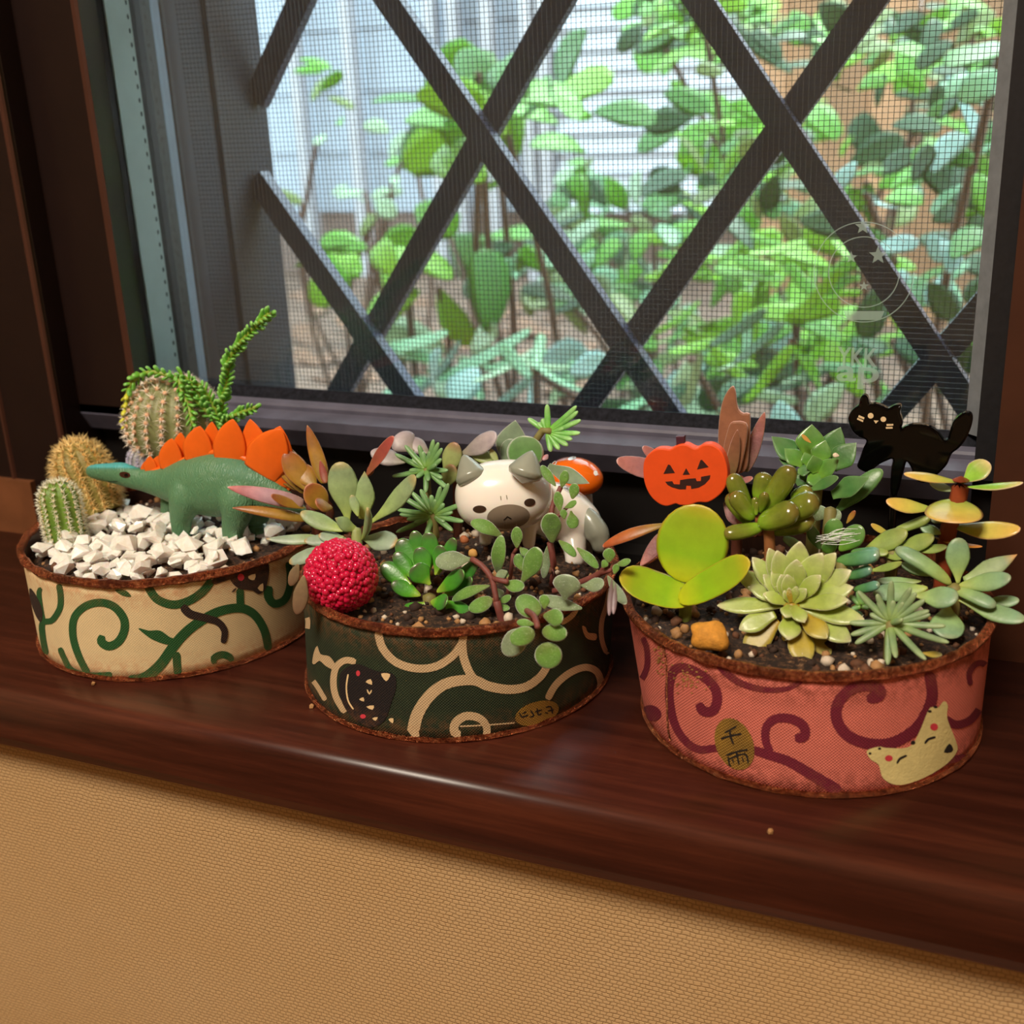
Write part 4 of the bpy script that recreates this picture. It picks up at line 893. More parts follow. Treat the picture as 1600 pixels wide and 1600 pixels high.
# ---- fuzzy creeping crassula
FUZ = leafmat('fuzzy_green_leaf', [(0, (104, 124, 50)), (.5, (100, 146, 52)), (1, (100, 146, 60))], edge=(190, 206, 176), ew=.9, rough=.6, speck=(170, 190, 140), sheen=.5, bump=.5)
FUZG = leafmat('fuzzy_grey_leaf', [(0, (110, 128, 84)), (1, (132, 152, 118))], edge=(196, 212, 190), ew=.9, rough=.65, speck=(196, 206, 190), sheen=.6, bump=.5)
FST = M('reddish_fuzzy_stem', (122, 66, 58), .6, .2, 400)
fz_ = plant('fuzzy_crassula', 'creeping fuzzy-leaved crassula with reddish stems spilling over the green tin rim', 'succulent', c4, 700, 1480, 24.6)
for pts, ys, r_ in [([(430, 1215), (500, 1260), (570, 1350), (590, 1430), (605, 1510)], (24.6, 24.2), .075), ([(570, 1350), (680, 1375)], (24.4, 24.3), .07), ([(605, 1510), (640, 1640), (660, 1700)], (24.2, 24.2), .1), ([(975, 1100), (1000, 1250), (990, 1400)], (26.5, 26.5), .09), ([(1050, 715), (1000, 830), (985, 900), (980, 1100)], (26.9, 26.5), .07), ([(1100, 850), (1050, 900), (1000, 950)], (26.9, 26.7), .05),
                    ([(1370, 1240), (1330, 1310), (1180, 1380), (1000, 1440)], (25.2, 25.6), .08), ([(1400, 1290), (1330, 1315)], (25.1, 25.2), .06), ([(720, 1180), (760, 1130), (790, 1170)], (25.9, 25.9), .05), ([(720, 1180), (700, 1330), (680, 1480)], (25.9, 25.4), .06)]:
    P = [at(*c4(*q), ys[0]+(ys[1]-ys[0])*i/(len(pts)-1)) for i, q in enumerate(pts)]; stem(fz_, FST, P, r_)
leaves(fz_, FUZG, c4, 24.6, [(435, 1215, 180, 1225, 165, dict(p='spat', d=-.1)), (1075, 1500, 1100, 1325, 210, dict(b=-.6, d=.1, p='spat')), (1185, 1400, 1350, 1385, 118, dict(b=-.3, d=0, p='spat')), (1200, 1560, 900, 1480, 110, dict(b=-.4, d=0)),
    (1375, 1330, 1500, 1530, 80, dict(b=-.2, d=-.9)), (680, 1300, 600, 1340, 80, dict(b=.3)), (960, 1120, 930, 1350, 70, dict(b=2., d=-.2)), (600, 1420, 640, 1480, 70, dict(b=.3))])
leaves(fz_, FUZ, c4, 24.6, [(645, 1060, 425, 955, 112, dict(b=1.2, d=-.1, bend=-.2)), (615, 1320, 640, 1050, 105, dict(b=.6, d=0, bend=-.25, cup=.3)), (745, 1140, 745, 990, 84, dict(b=1.1, cup=.3)), (765, 1135, 825, 1190, 62, dict(b=1.0)), (790, 1300, 745, 1180, 90, dict(b=.8)),
    (770, 1390, 900, 1140, 160, dict(b=.7, p='spat', d=.1)), (990, 1105, 978, 895, 150, dict(b=1.6, p='oval', d=-.15)), (1035, 1085, 1155, 1200, 70, dict(b=1.4, d=-.2, bend=-.2)), (1160, 1135, 1310, 1280, 75, dict(b=1.1, d=-.2, bend=-.15)),
    (1055, 720, 1085, 600, 72, dict(b=2.2)), (1015, 710, 915, 565, 72, dict(b=2.3)), (1045, 885, 1025, 745, 72, dict(b=2.0, cup=.3)), (1075, 860, 1160, 815, 56, dict(b=2.1)), (1075, 940, 1065, 870, 54, dict(b=1.9)), (1120, 880, 1140, 1005, 96, dict(b=2.0, d=-.1, p='spat')), (1130, 800, 1150, 690, 78, dict(b=2.3)),
    (900, 1600, 750, 1480, 165, dict(b=-1.3, p='disc', d=.1)), (925, 1550, 945, 1465, 74, dict(b=-1.2)), (645, 1375, 795, 1415, 105, dict(b=-.2, d=-.1)), (690, 1335, 620, 1305, 70, dict(b=.3)), (560, 1400, 295, 1500, 92, dict(b=-.1, d=-.1, bend=-.15)), (575, 1500, 410, 1560, 122, dict(b=-.4, d=-.1, p='disc')), (605, 1515, 705, 1475, 64, dict(b=-.2, d=0)), (600, 1540, 695, 1560, 56, dict(b=-.3, d=0)),
    (1385, 1240, 1385, 1140, 90, dict(b=.4)), (1430, 1255, 1535, 1225, 60, dict(b=.4)), (1335, 1275, 1370, 1225, 60, dict(b=.4)), (1420, 1320, 1440, 1250, 50, dict(b=.3))])
leaves(fz_, leafmat('purple_grey_leaf', [(0, (110, 92, 92)), (1, (136, 110, 120))]), c4, 23.2, [(1405, 1350, 1385, 1610, 44, dict(d=-.4)), (1430, 1380, 1415, 1600, 40, dict(d=-.4))])
YH = 22.0
hc = lambda x, y: c5(x, y)
P = [at(*c5(1080, 300), 23.4), at(*c5(1120, 330), 22.3), at(*c5(1135, 380), 21.95)]; stem(fz_, FST, P, .07)
leaves(fz_, FUZ, c5, 22.0, [(1165, 295, 1165, 230, 54, dict(b=.1)), (1160, 325, 1250, 340, 84, dict(d=-.1)), (1120, 400, 1008, 440, 88, dict(d=-.1, p='disc', b=-.1)), (1155, 398, 1268, 408, 80, dict(d=-.1, p='disc')), (1165, 450, 1200, 565, 130, dict(d=-.1, p='disc')), (1095, 370, 980, 500, 120, dict(d=0, b=.15, m=FUZG, p='spat')), (1120, 365, 1040, 355, 40, dict(b=.1))], face=(.1, -.9, .4))
# ---- grey purple-backed leaves behind the kitten
PUR = leafmat('grey_lilac_leaf', [(0, (130, 128, 96)), (.4, (160, 150, 150)), (1, (178, 164, 172))], edge=(200, 188, 196), ew=.9)
TIP = leafmat('green_brown_tip_leaf', [(0, (150, 166, 96)), (.7, (160, 170, 110)), (1, (168, 120, 90))])
lil = plant('lilac_ghost_plant', 'grey lilac fat-leaved succulent behind the needle rosettes, near the window rail', 'succulent', c4, 300, 520, 29.2)
stem(lil, BRS, [at(*c4(330, 520), 29.2), Vector((r_heart[lil].x, 29.2, 2.4))], .14)
leaves(lil, PUR, c4, 29.2, [(330, 500, 605, 350, 170, dict(p='spat')), (30, 470, -90, 350, 200, dict(p='spat', b=.2)), (-20, 540, -270, 470, 140, dict(b=.1, d=-.2)), (130, 480, -20, 380, 130, dict(b=.3))])
leaves(lil, TIP, c4, 29.2, [(250, 640, 320, 405, 150, dict(b=-.3)), (600, 560, 415, 430, 120, dict(b=.1)), (620, 560, 560, 450, 50), (240, 720, 300, 560, 130, dict(b=-.5))])
HRT = leafmat('felted_green_leaf', [(0, (84, 130, 60)), (.5, (92, 142, 66)), (1, (112, 148, 96))], edge=(206, 212, 196), ew=.86, rough=.6, sheen=.5)
HRG = leafmat('felted_grey_leaf', [(0, (112, 132, 96)), (1, (128, 150, 124))], edge=(200, 208, 192), ew=.88, rough=.6, sheen=.5)
hrt = plant('felt_leaf_plant', 'two broad felted leaves with pale rims standing behind the kitten ears', 'succulent', c4, 720, 560, 29.6)
stem(hrt, BRS, [at(*c4(720, 540), 29.6), Vector((r_heart[hrt].x, 29.6, 2.4))], .12)
leaves(hrt, HRG, c4, 29.6, [(680, 560, 735, 250, 250, dict(p='mucro', b=.2, th=.12)), (700, 560, 700, 380, 150, dict(p='disc', b=.1, th=.12))])
leaves(hrt, HRT, c4, 29.6, [(790, 590, 815, 360, 260, dict(p='disc', b=-.1, th=.14, n=(.3, -.9, .4)))])
leaves(hrt, HRG, c4, 29.6, [(960, 570, 1250, 690, 130, dict(p='mucro', b=-.9, d=.1, th=.15, n=(.2, -.7, .7))), (960, 520, 930, 500, 60, dict(m=PNK))])
# ---- mushroom
mp_ = at(*c4(1155, 640), 30.3); k = ppc(mp_); mush = thing('toy_mushroom', 'glossy orange toy mushroom with white dots behind the kitten figurine', 'ornament', (mp_.x+.25, 30.3, 2.6))
rot = Matrix.Rotation(math.radians(12), 3, 'Y'); rx = 196/4.444/k; rz = 125/4.444/k
G().ell(mp_, rx, rx*.9, rz, 18, 30, rot).obj('cap', M('glossy_orange_cap', (238, 108, 18), .14, .05, 100, coat=.6), mush)
st_ = [at(*c4(1215, 760), 30.3), at(*c4(1225, 900), 30.3), Vector((at(*c4(1225, 900), 30.3).x, 30.3, 2.4))]; G().tube(catmull(st_, .2), .22, 12).obj('stalk', M('white_stalk', (226, 220, 210), .4), mush)
hm_ = hit_ell(mp_, rx, rx*.9, rz, rot); WD = M('white_dot', (250, 244, 236), .2)
for ex, ey, a_, b_ in ((990, 553, 34, 17), (1128, 518, 30, 12), (1290, 620, 14, 18)):
    g = G(); patch(g, hm_, c4, oval(ex, ey, a_, b_, -15), .012); g.obj('cap_dot', WD, mush)
# ---- kitten figurine
WHT = N('glazed_white'); WHT.set(lin((250, 243, 234)), .22, sss=.15, coat=.3); WHT = WHT.m
GRY = M('painted_grey_green', (150, 154, 140), .28, .05, 100, coat=.3); MUZ = M('painted_taupe', (140, 126, 110), .4, .05, 100)
hcx = at(*c4(652, 775), 27.6); k = ppc(hcx)*4.444; fig = thing('kitten_figurine', 'white glazed kitten figurine with grey ears and taupe muzzle in the green tin', 'figurine', (hcx.x, 27.9, 2.6))
rt_ = (Matrix([[RC[0][i], RC[1][i], RC[2][i]] for i in range(3)]))       # columns: view right, down, forward
Rr = rt_@Matrix.Rotation(math.radians(-5), 3, 'Z')
hrx, hry, hrz = 338/k, 250/k, 285/k
gh = G().ell(hcx, hrx, hry, hrz, 28, 44, Rr, .86)
def ear(bx, by, tx, ty, w_, fw):
    B_ = at(*c4(bx, by), 26.95); T_ = at(*c4(tx, ty), 27.15); return B_, T_, w_/k
g = G(); g.add(gh.V, gh.F)
fig_head = fuse(g, WHT, 'head', fig, .05, 4)
for bx, by, tx, ty, w_ in ((428, 640, 375, 495, 200), (808, 605, 850, 466, 220)):
    B_, T_, ww = ear(bx, by, tx, ty, w_, 0); g = G(); ax = (T_-B_); n = 10
    g.tube([B_-ax*.25]+[B_+ax*(i/n) for i in range(n+1)], [ww*.5]+[ww*.5*(1-(i/n))**.8+.05 for i in range(n+1)], 22, 1, Vector((0, 1, 0)))
    fuse(g, GRY, 'ear', fig, .035, 4)
g = G()
def limb(pts, ys, rs): P3 = [at(*c4(*p), y) for p, y in zip(pts, ys)]; g.tube(catmull(P3, .12), list(np.interp(np.linspace(0, 1, len(catmull(P3, .12))), np.linspace(0, 1, len(rs)), [r_/k for r_ in rs])), 18)
limb([(830, 900), (830, 1010), (828, 1130)], (28.2, 28.1, 28.05), (80, 52, 46)); limb([(560, 960), (530, 1040), (525, 1110)], (28.4, 28.3, 28.2), (70, 52, 46))
limb([(760, 850), (930, 860), (1060, 900), (1190, 960), (1250, 1010)], (28.6, 28.9, 29.1, 29.2, 29.2), (150, 190, 215, 190, 120))
limb([(1130, 1060), (1150, 1160), (1150, 1255)], (28.9, 28.6, 28.4), (110, 82, 70)); limb([(1210, 1060), (1240, 1150), (1240, 1230)], (29.5, 29.5, 29.4), (90, 60, 50))
fuse(g, WHT, 'body', fig, .06, 6)
g = G(); limb([(1190, 860), (1260, 960), (1320, 1080), (1320, 1160)], (29.1, 29.0, 28.9, 28.8), (40, 78, 92, 50)); fuse(g, GRY, 'tail', fig, .05, 6)
hh = bvh_hit(fig_head, fig)
g = G(); patch(g, hh, c4, oval(686, 920, 148, 84, -4, 28), .012); g.obj('muzzle', MUZ, fig)
for ex, ey, a_, b_ in ((487, 868, 46, 25), (833, 822, 39, 27)): g = G(); patch(g, hh, c4, oval(ex, ey, a_, b_, -2 if ex < 600 else -8), .014); g.obj('eye', M('dark_brown_eye', (62, 44, 34), .3), fig)
g = G(); stroke(g, hh, c4, [(652, 942), (668, 930), (679, 918)], 1.5, .02, False); stroke(g, hh, c4, [(679, 918), (692, 926), (706, 934)], 1.5, .02, False); g.obj('mouth_line', M('black_paint', (24, 20, 18), .4), fig)
g = G(); stroke(g, hh, c4, [(632, 778), (635, 805)], 1.2, .012, False); stroke(g, hh, c4, [(672, 772), (677, 800)], 1.2, .012, False); g.obj('brow_mark', M('faded_brow_paint', (126, 112, 86), .5), fig)

# ================================================================== pink tin
def slab(name, pts, cp, y, th, m, root, bev=.05, smooth=True, step=5, tilt=0):
    P = [np.array(cp(*p)) for p in pts]
    P = catmull(P, step, True) if smooth else P; n = len(P); c = np.mean(P, 0)
    area = sum(P[i][0]*P[(i+1) % n][1]-P[(i+1) % n][0]*P[i][1] for i in range(n)); sg_ = 1 if area > 0 else -1
    kk = ppc(at(*c, y)); V = []
    def ring(inset, yy):
        r_ = []
        for i in range(n):
            d = P[(i+1) % n]-P[i-1]; d = d/(np.linalg.norm(d)+1e-9); nn = np.array([-d[1], d[0]])*sg_
            q = P[i]+nn*inset*kk; p = at(*q, y); r_.append(Vector((p.x, p.y+yy, p.z)))
        return r_
    rows = [ring(bev, 0), ring(bev*.3, bev*.3), ring(0, bev), ring(0, th-bev), ring(bev*.3, th-bev*.3), ring(bev, th)]
    for r_ in rows: V += r_
    Fc = [(i*n+j, i*n+(j+1) % n, (i+1)*n+(j+1) % n, (i+1)*n+j) for i in range(len(rows)-1) for j in range(n)]
    Fc += [tuple(range(n))[::-1], tuple(range(5*n, 6*n))]
    e_v = [0., .85, 1., 1., .85, 0.]
    return obj(name, V, Fc, m, root, {'t': [.7]*len(V), 'e': [e_v[i//n] for i in range(6*n)]}, smooth=False)
# ---- pumpkin pick
PUM = M('orange_painted_wood', (238, 84, 28), .5, .06, 200); PBK = M('dark_brown_print', (52, 22, 18), .6)
YP = 27.3; b = at(*d1(615, 985), YP); pum = thing('pumpkin_pick', 'flat orange wooden jack-o-lantern pick with a dark brown grin', 'plant pick', (b.x, YP, 2.5))
slab('pumpkin', [(505, 575), (560, 545), (620, 540), (690, 570), (750, 540), (820, 545), (885, 600), (920, 700), (925, 790), (900, 870), (850, 925), (780, 965), (710, 965), (640, 988), (570, 985), (545, 975), (480, 993), (420, 975), (360, 920), (320, 840), (305, 750), (310, 670), (340, 615), (400, 575), (460, 570)], d1, YP, .3, PUM, pum, .03, step=3)
slab('stalk', [(545, 480), (608, 478), (608, 560), (548, 560)], d1, YP+.1, .16, M('purple_brown_paint', (74, 34, 50), .5), pum, .02, False)
G().tube([at(*d1(615, 930), YP+.38), Vector((at(*d1(640, 985), YP).x, YP+.3, 2.3))], .07, 8).obj('stick', M('pale_wood_stick', (190, 150, 100), .6), pum)
hpp = hit_plane_y(YP)
for nm, pts in (('eye_print', [(455, 755), (490, 685), (505, 690), (540, 748)]), ('eye_print', [(702, 722), (728, 652), (740, 652), (788, 705)]), ('nose_print', [(596, 762), (622, 712), (650, 760)]),
                ('mouth_print', [(468, 812), (520, 808), (532, 830), (575, 832), (578, 800), (640, 790), (692, 786), (700, 808), (730, 806), (732, 776), (800, 764), (796, 790), (760, 830), (715, 855), (660, 866), (656, 842), (624, 840), (620, 868), (570, 868), (515, 852), (485, 835)])):
    g = G(); patch(g, hpp, d1, pts, .006, False, 0); g.obj(nm, PBK, pum, smooth=False)
# ---- black cat pick
ACR = M('glossy_black_acrylic', (5, 4, 4), .1, .1, 100, spec=.35); CRM = M('cream_print', (232, 204, 160), .6)
YC = 29.9; b = at(*e2(600, 1200), YC); cat = thing('cat_pick', 'glossy black acrylic walking cat pick with cream face dots at the back', 'plant pick', (b.x, YC, 2.5))
slab('cat', [(35, 420), (55, 340), (105, 280), (155, 245), (165, 190), (190, 140), (230, 130), (262, 165), (280, 230), (350, 228), (430, 255), (490, 285), (545, 255), (615, 238), (640, 265), (625, 330), (645, 400), (655, 460), (635, 525), (680, 490), (790, 465), (900, 470), (1000, 510), (1070, 570), (1120, 640), (1160, 640), (1185, 560), (1230, 440), (1300, 365), (1380, 328), (1435, 345), (1452, 410), (1430, 510), (1370, 640), (1290, 740), (1215, 800), (1160, 920), (1080, 1010), (990, 1080), (900, 1130), (800, 1090), (745, 950), (700, 890), (680, 950), (640, 1090), (600, 1240), (560, 1290), (520, 1250), (515, 1120), (525, 960), (540, 862), (470, 880), (390, 920), (310, 980), (250, 1010), (180, 985), (135, 940), (165, 850), (205, 740), (240, 650), (160, 610), (80, 540)], e2, YC, .28, ACR, cat, .06, step=3)
G().tube([at(*e2(560, 1200), YC+.14), Vector((at(*e2(560, 1290), YC).x, YC+.14, 2.3))], .1, 8).obj('stick', ACR, cat)
hcp = hit_plane_y(YC)
for nm, pts in (('eye_print', oval(294, 360, 33, 32)), ('eye_print', oval(438, 400, 32, 30)), ('nose_print', [(328, 412), (385, 416), (352, 450)]), ('whisker_print', [(160, 352), (225, 380), (218, 402), (152, 376)]), ('whisker_print', [(145, 382), (212, 412), (206, 432), (138, 402)]), ('whisker_print', [(474, 454), (552, 452), (552, 472), (476, 476)]), ('whisker_print', [(466, 488), (544, 486), (544, 506), (468, 508)])):
    g = G(); patch(g, hcp, e2, pts, .008, False, 0); g.obj(nm, CRM, cat, smooth=False)
# ---- red-brown kalanchoe
KAL = leafmat('russet_felted_leaf', [(0, (126, 108, 60)), (.4, (148, 104, 70)), (1, (164, 104, 82))], edge=(216, 170, 160), ew=.9, rough=.55, sheen=.3)
KAP = leafmat('mauve_felted_leaf', [(0, (130, 96, 84)), (.5, (156, 106, 110)), (1, (182, 112, 104))], edge=(220, 180, 180), ew=.92, rough=.55, bump=.5)
kal = plant('russet_kalanchoe', 'russet kalanchoe with tall upright chewed leaves behind the orange pumpkin pick', 'succulent', d1, 1000, 800, 28.6)
stem(kal, BRS, [at(*d1(1010, 780), 28.6), Vector((r_heart[kal].x, 28.6, 2.4))], .15)
slab('leaf', [(880, 740), (855, 560), (858, 400), (875, 270), (905, 180), (945, 122), (970, 118), (985, 170), (990, 230), (1005, 285), (1040, 312), (1085, 316), (1090, 420), (1080, 560), (1050, 740)], d1, 28.7, .14, KAL, kal, .045)['label'] = 'tallest upright leaf with a bite out of its edge'
slab('leaf', [(900, 760), (890, 600), (915, 470), (945, 385), (985, 372), (1040, 375), (1072, 410), (1060, 540), (1030, 680), (1000, 760)], d1, 28.5, .12, KAL, kal, .04)
leaves(kal, KAL, d1, 28.6, [(945, 780, 1000, 428, 120, dict(p='point', b=-.25, d=-.05, th=.12, n=(.2, -1, .2)))])
leaves(kal, KAP, d1, 28.6, [(1050, 740, 1200, 298, 140, dict(p='point', b=.25, d=.25, th=.15)), (620, 760, 108, 655, 190, dict(b=-.1, d=-.6, p='strap', th=.1)), (520, 700, 300, 555, 100, dict(b=0, d=-.2)), (470, 1190, 285, 1430, 150, dict(b=-1.9, d=-.4, p='point', th=.2)), (590, 1000, 500, 1150, 90, dict(b=-1.2, d=-.2)), (1000, 800, 1110, 790, 70, dict(b=-.3, d=-.2)), (900, 960, 1060, 1130, 150, dict(b=-.8, d=-.2))])
leaves(kal, leafmat('orange_rust_leaf', [(0, (128, 128, 52)), (.5, (176, 104, 46)), (1, (186, 90, 50))], edge=(226, 160, 140), ew=.9), d1, 28.6, [(510, 1120, 5, 1290, 100, dict(b=-1.4, d=-.5, bend=-.16, th=.35))])
# ---- round-leaved pancake plant
PAN = leafmat('yellow_green_disc_leaf', [(0, (190, 196, 30)), (.35, (140, 184, 26)), (.8, (150, 176, 34)), (1, (184, 168, 40))], edge=(196, 176, 50), ew=.92, rough=.35, sss=.3, bump=.08, var=.1)
pan = plant('pancake_kalanchoe', 'round yellow-green paddle-leaved succulent below the pumpkin pick', 'succulent', d3, 440, 600, 25.7)
stem(pan, M('pale_green_stem2', (156, 170, 80), .5), [at(*d3(450, 560), 25.7), Vector((r_heart[pan].x, 25.7, 2.4))], .16)
leaves(pan, PAN, d3, 25.7, [(430, 520, 545, 35, 450, dict(p='disc', th=.09, d=.55, b=.1, n=(.15, -.9, .45), cup=.08, bend=.06)), (500, 630, 30, 480, 285, dict(p='pad', th=.16, d=-.5, b=-.1, n=(.25, -.45, .9), cup=.25, bend=.14)), (400, 630, 850, 390, 225, dict(p='pad', th=.18, d=-.25, b=-.35, n=(-.3, -.75, .6), cup=.25, bend=.1))])
# ---- jelly-bean stonecrop
JEL = leafmat('jelly_bean_leaf', [(0, (132, 176, 40)), (.45, (116, 134, 40)), (.85, (116, 124, 44)), (1, (122, 108, 50))], rough=.2, sss=.25, coat=.5, bump=.05)
jel = plant('jelly_bean_stonecrop', 'glossy olive jelly-bean stonecrop rosette next to the pumpkin pick', 'succulent', d1, 1140, 1080, 26.7)
stem(jel, M('tan_stem', (150, 96, 56), .5), [at(*d1(1150, 1090), 26.7), at(*d1(1230, 1180), 26.6), Vector((at(*d1(1250, 1300), 26.6).x, 26.6, 2.4))], .14)
leaves(jel, JEL, d1, 26.7, [(1090, 1050, 955, 755, 150, dict(b=.2, d=.1)), (1120, 1090, 970, 890, 150, dict(b=-.1, d=-.1)), (1150, 960, 1205, 745, 150, dict(b=.35)), (1170, 1050, 1400, 700, 180, dict(b=.1, d=.15)), (1160, 1040, 1205, 895, 80, dict(b=-.05, d=-.1)), (1150, 1120, 1430, 1010, 215, dict(b=-.25, d=-.15)), (1320, 1060, 1580, 935, 210, dict(b=0, d=-.05)), (1390, 940, 1545, 870, 140, dict(b=.4)), (1190, 1140, 900, 1195, 130, dict(b=-.2, d=-.4)), (1090, 1120, 930, 900, 130, dict(b=.3)), (1190, 1160, 1560, 1090, 170, dict(b=.1, d=-.1)), (1130, 1030, 1128, 925, 56, dict(b=-.1)), (1135, 1060, 1140, 960, 40, dict(b=-.2))], p='finger', th=.85)
# ---- glossy green echeveria
ECH = leafmat('echeveria_leaf', [(0, (120, 170, 56)), (.5, (92, 146, 62)), (1, (110, 150, 84))], edge=(160, 196, 130), ew=.93, rough=.3, coat=.3, sss=.12)
ECD = leafmat('deep_green_leaf', [(0, (100, 142, 74)), (.5, (72, 122, 62)), (1, (100, 136, 84))], edge=(140, 176, 120), ew=.93, rough=.35)
ech = plant('green_echeveria', 'pointed green echeveria rosette with a scorched leaf below the window rail', 'succulent', e1, 690, 470, 29.0)
stem(ech, GST, [at(*e1(690, 480), 29.0), at(*e1(690, 620), 28.9), Vector((r_heart[ech].x, 28.8, 2.4))], .17)
leaves(ech, ECH, e1, 29.0, [(600, 460, 380, 275, 190, dict(b=.2, m=ECD)), (640, 420, 660, 190, 215, dict(b=.25)), (770, 420, 860, 210, 170, dict(b=.4, m=ECD)), (600, 480, 470, 358, 150, dict(b=0)), (800, 500, 970, 318, 190, dict(b=.1, m=ECD)), (700, 470, 755, 300, 150, dict(b=0)), (640, 480, 610, 385, 100, dict(b=-.1)), (690, 530, 668, 405, 140, dict(b=-.2, d=-.05)), (690, 560, 850, 430, 140, dict(b=-.2, d=-.1)), (650, 520, 720, 640, 130, dict(b=-.2, d=-.3)), (560, 480, 430, 430, 90, dict(b=.1, m=ECD)), (560, 520, 655, 510, 100, dict(b=-.3, m=ECD)), (600, 540, 560, 620, 110, dict(b=-.1, m=ECD))], p='mucro', cup=.25)
SC = M('scorched_tan', (200, 150, 70), .7); hs = None
leaves(ech, SC, e1, 28.95, [(655, 320, 590, 262, 34, dict(th=.3, d=-.02, b=-.05)), (850, 410, 805, 400, 40, dict(m=M('pale_grit', (214, 196, 170), .7), b=-.45, th=.6))], name='scorch_mark')
big = plant('long_leaf_succulent', 'thick dark green paddle leaves curling in front of the black cat pick', 'succulent', e1, 760, 740, 28.3)
stem(big, GST, [at(*e1(790, 780), 28.3), Vector((r_heart[big].x, 28.3, 2.4))], .15)
leaves(big, ECD, e1, 28.3, [(800, 830, 1150, 505, 150, dict(d=.35, b=.2, p='spat', bend=-.1)), (800, 690, 1060, 560, 165, dict(d=-.05, cup=.4, p='mucro')), (640, 650, 845, 560, 90, dict(d=-.2, cup=.4)), (690, 860, 740, 760, 120, dict(m=FUZG)), (760, 860, 860, 800, 110, dict(m=FUZG))])
# ---- variegated jade
VAR = leafmat('variegated_yellow_leaf', [(0, (150, 180, 76)), (.5, (206, 192, 88)), (1, (226, 184, 90))], edge=(236, 190, 140), ew=.9, rough=.3, coat=.2, sss=.15, var=.15)
VAG = leafmat('variegated_green_leaf', [(0, (130, 190, 50)), (.55, (150, 196, 70)), (1, (226, 206, 140))], edge=(240, 214, 180), ew=.84, rough=.3, coat=.2, sss=.15)
JST = M('rust_jade_stem', (142, 62, 34), .45, .2, 200)
var = plant('variegated_jade', 'tall yellow and green variegated jade plant with a rust stem beside the cat pick', 'succulent', d2, 1080, 1000, 28.4)
stem(var, JST, [at(*d2(1135, 800), 28.4), at(*d2(1120, 920), 28.4), at(*d2(1050, 1150), 28.4), at(*d2(1020, 1320), 28.4), Vector((at(*d2(1010, 1400), 28.4).x, 28.4, 2.4))], .2)
leaves(var, VAR, d2, 28.4, [(1120, 815, 715, 755, 120, dict(d=-.35, bend=.0, n=(0, -.3, .95))), (1175, 850, 1595, 820, 100, dict(d=-.25, m=VAG, n=(0, -.25, .95), bend=.08)), (930, 1010, 585, 955, 145, dict(d=-.3, n=(0, -.5, .85))), (1085, 940, 1085, 1115, 400, dict(p='disc', th=.1, d=-1.2, n=(0, -.25, 1), bend=.12)), (1080, 1140, 1575, 1165, 185, dict(d=-.45, n=(0, -.5, .85))), (930, 1215, 1295, 1290, 70, dict(d=-.5, n=(0, -.2, 1), m=leafmat('orange_yellow_leaf', [(0, (206, 160, 60)), (1, (220, 140, 60))]))), (620, 1200, 475, 1125, 60, dict(d=-.2, b=.2))])
leaves(var, VAG, d2, 28.4, [(1140, 825, 1345, 670, 190, dict(d=.3, p='spat', b=.05, n=(-.3, -.7, .6), cup=.25)), (1095, 880, 905, 815, 80, dict(d=.2, m=PALG)), (1000, 1190, 835, 1140, 100, dict(d=.2, b=.2, m=PALG)), (1010, 1110, 900, 1060, 80, dict(m=PALG, b=.1))])
# ---- pale blue-green graptopetalum
GRP = leafmat('blue_green_leaf', [(0, (176, 190, 96)), (.35, (146, 178, 112)), (.85, (132, 168, 132)), (1, (150, 166, 130))], rough=.4, bump=.2)
GRO = leafmat('blue_green_orange_tip_leaf', [(0, (156, 180, 116)), (.75, (160, 180, 140)), (1, (206, 140, 76))], rough=.4)
grp = plant('ghost_plant', 'pale blue-green rosette with fat spreading leaves over the rim of the pink tin', 'succulent', d4, 1050, 670, 27.0)
stem(grp, GST, [at(*d4(1060, 680), 27.0), Vector((r_heart[grp].x, 27.0, 2.4))], .18)
leaves(grp, GRP, d4, 27.0, [(1030, 665, 595, 385, 140, dict(d=.15, bend=-.18, th=.6, p='finger')), (1085, 660, 1090, 300, 200, dict(d=.35, b=.15, p='spat')), (1130, 640, 1550, 430, 170, dict(d=.15, b=.25, m=GRO, p='mucro')), (1090, 670, 1500, 610, 170, dict(d=-.15, p='oval')), (1040, 695, 1380, 840, 125, dict(d=-.4, th=.5, bend=-.1, p='finger')), (1080, 780, 1610, 945, 170, dict(d=-.4, b=-.1, p='spat')), (1280, 800, 1565, 790, 115, dict(b=.25, d=0)), (740, 750, 1088, 765, 210, dict(d=-.15, b=-.55, p='spat')), (1000, 815, 1010, 1090, 280, dict(d=-.75, b=-.2, p='spat', th=.2)), (850, 690, 420, 735, 180, dict(b=-.1, d=-.35, p='oval')), (800, 640, 450, 635, 90, dict(b=.2)), (900, 600, 640, 500, 90, dict(b=.15, m=HAW if False else GRP))])
pac = plant('trailing_ghost_plant', 'yellow-green overlapping leaf strand lying before the jade stem', 'succulent', d4, 560, 400, 28.0)
stem(pac, GST, [at(*d4(580, 410), 28.0), Vector((r_heart[pac].x, 28.0, 2.4))], .15)
PAC = leafmat('olive_overlap_leaf', [(0, (156, 176, 84)), (.6, (142, 166, 84)), (1, (160, 170, 90))], rough=.4)
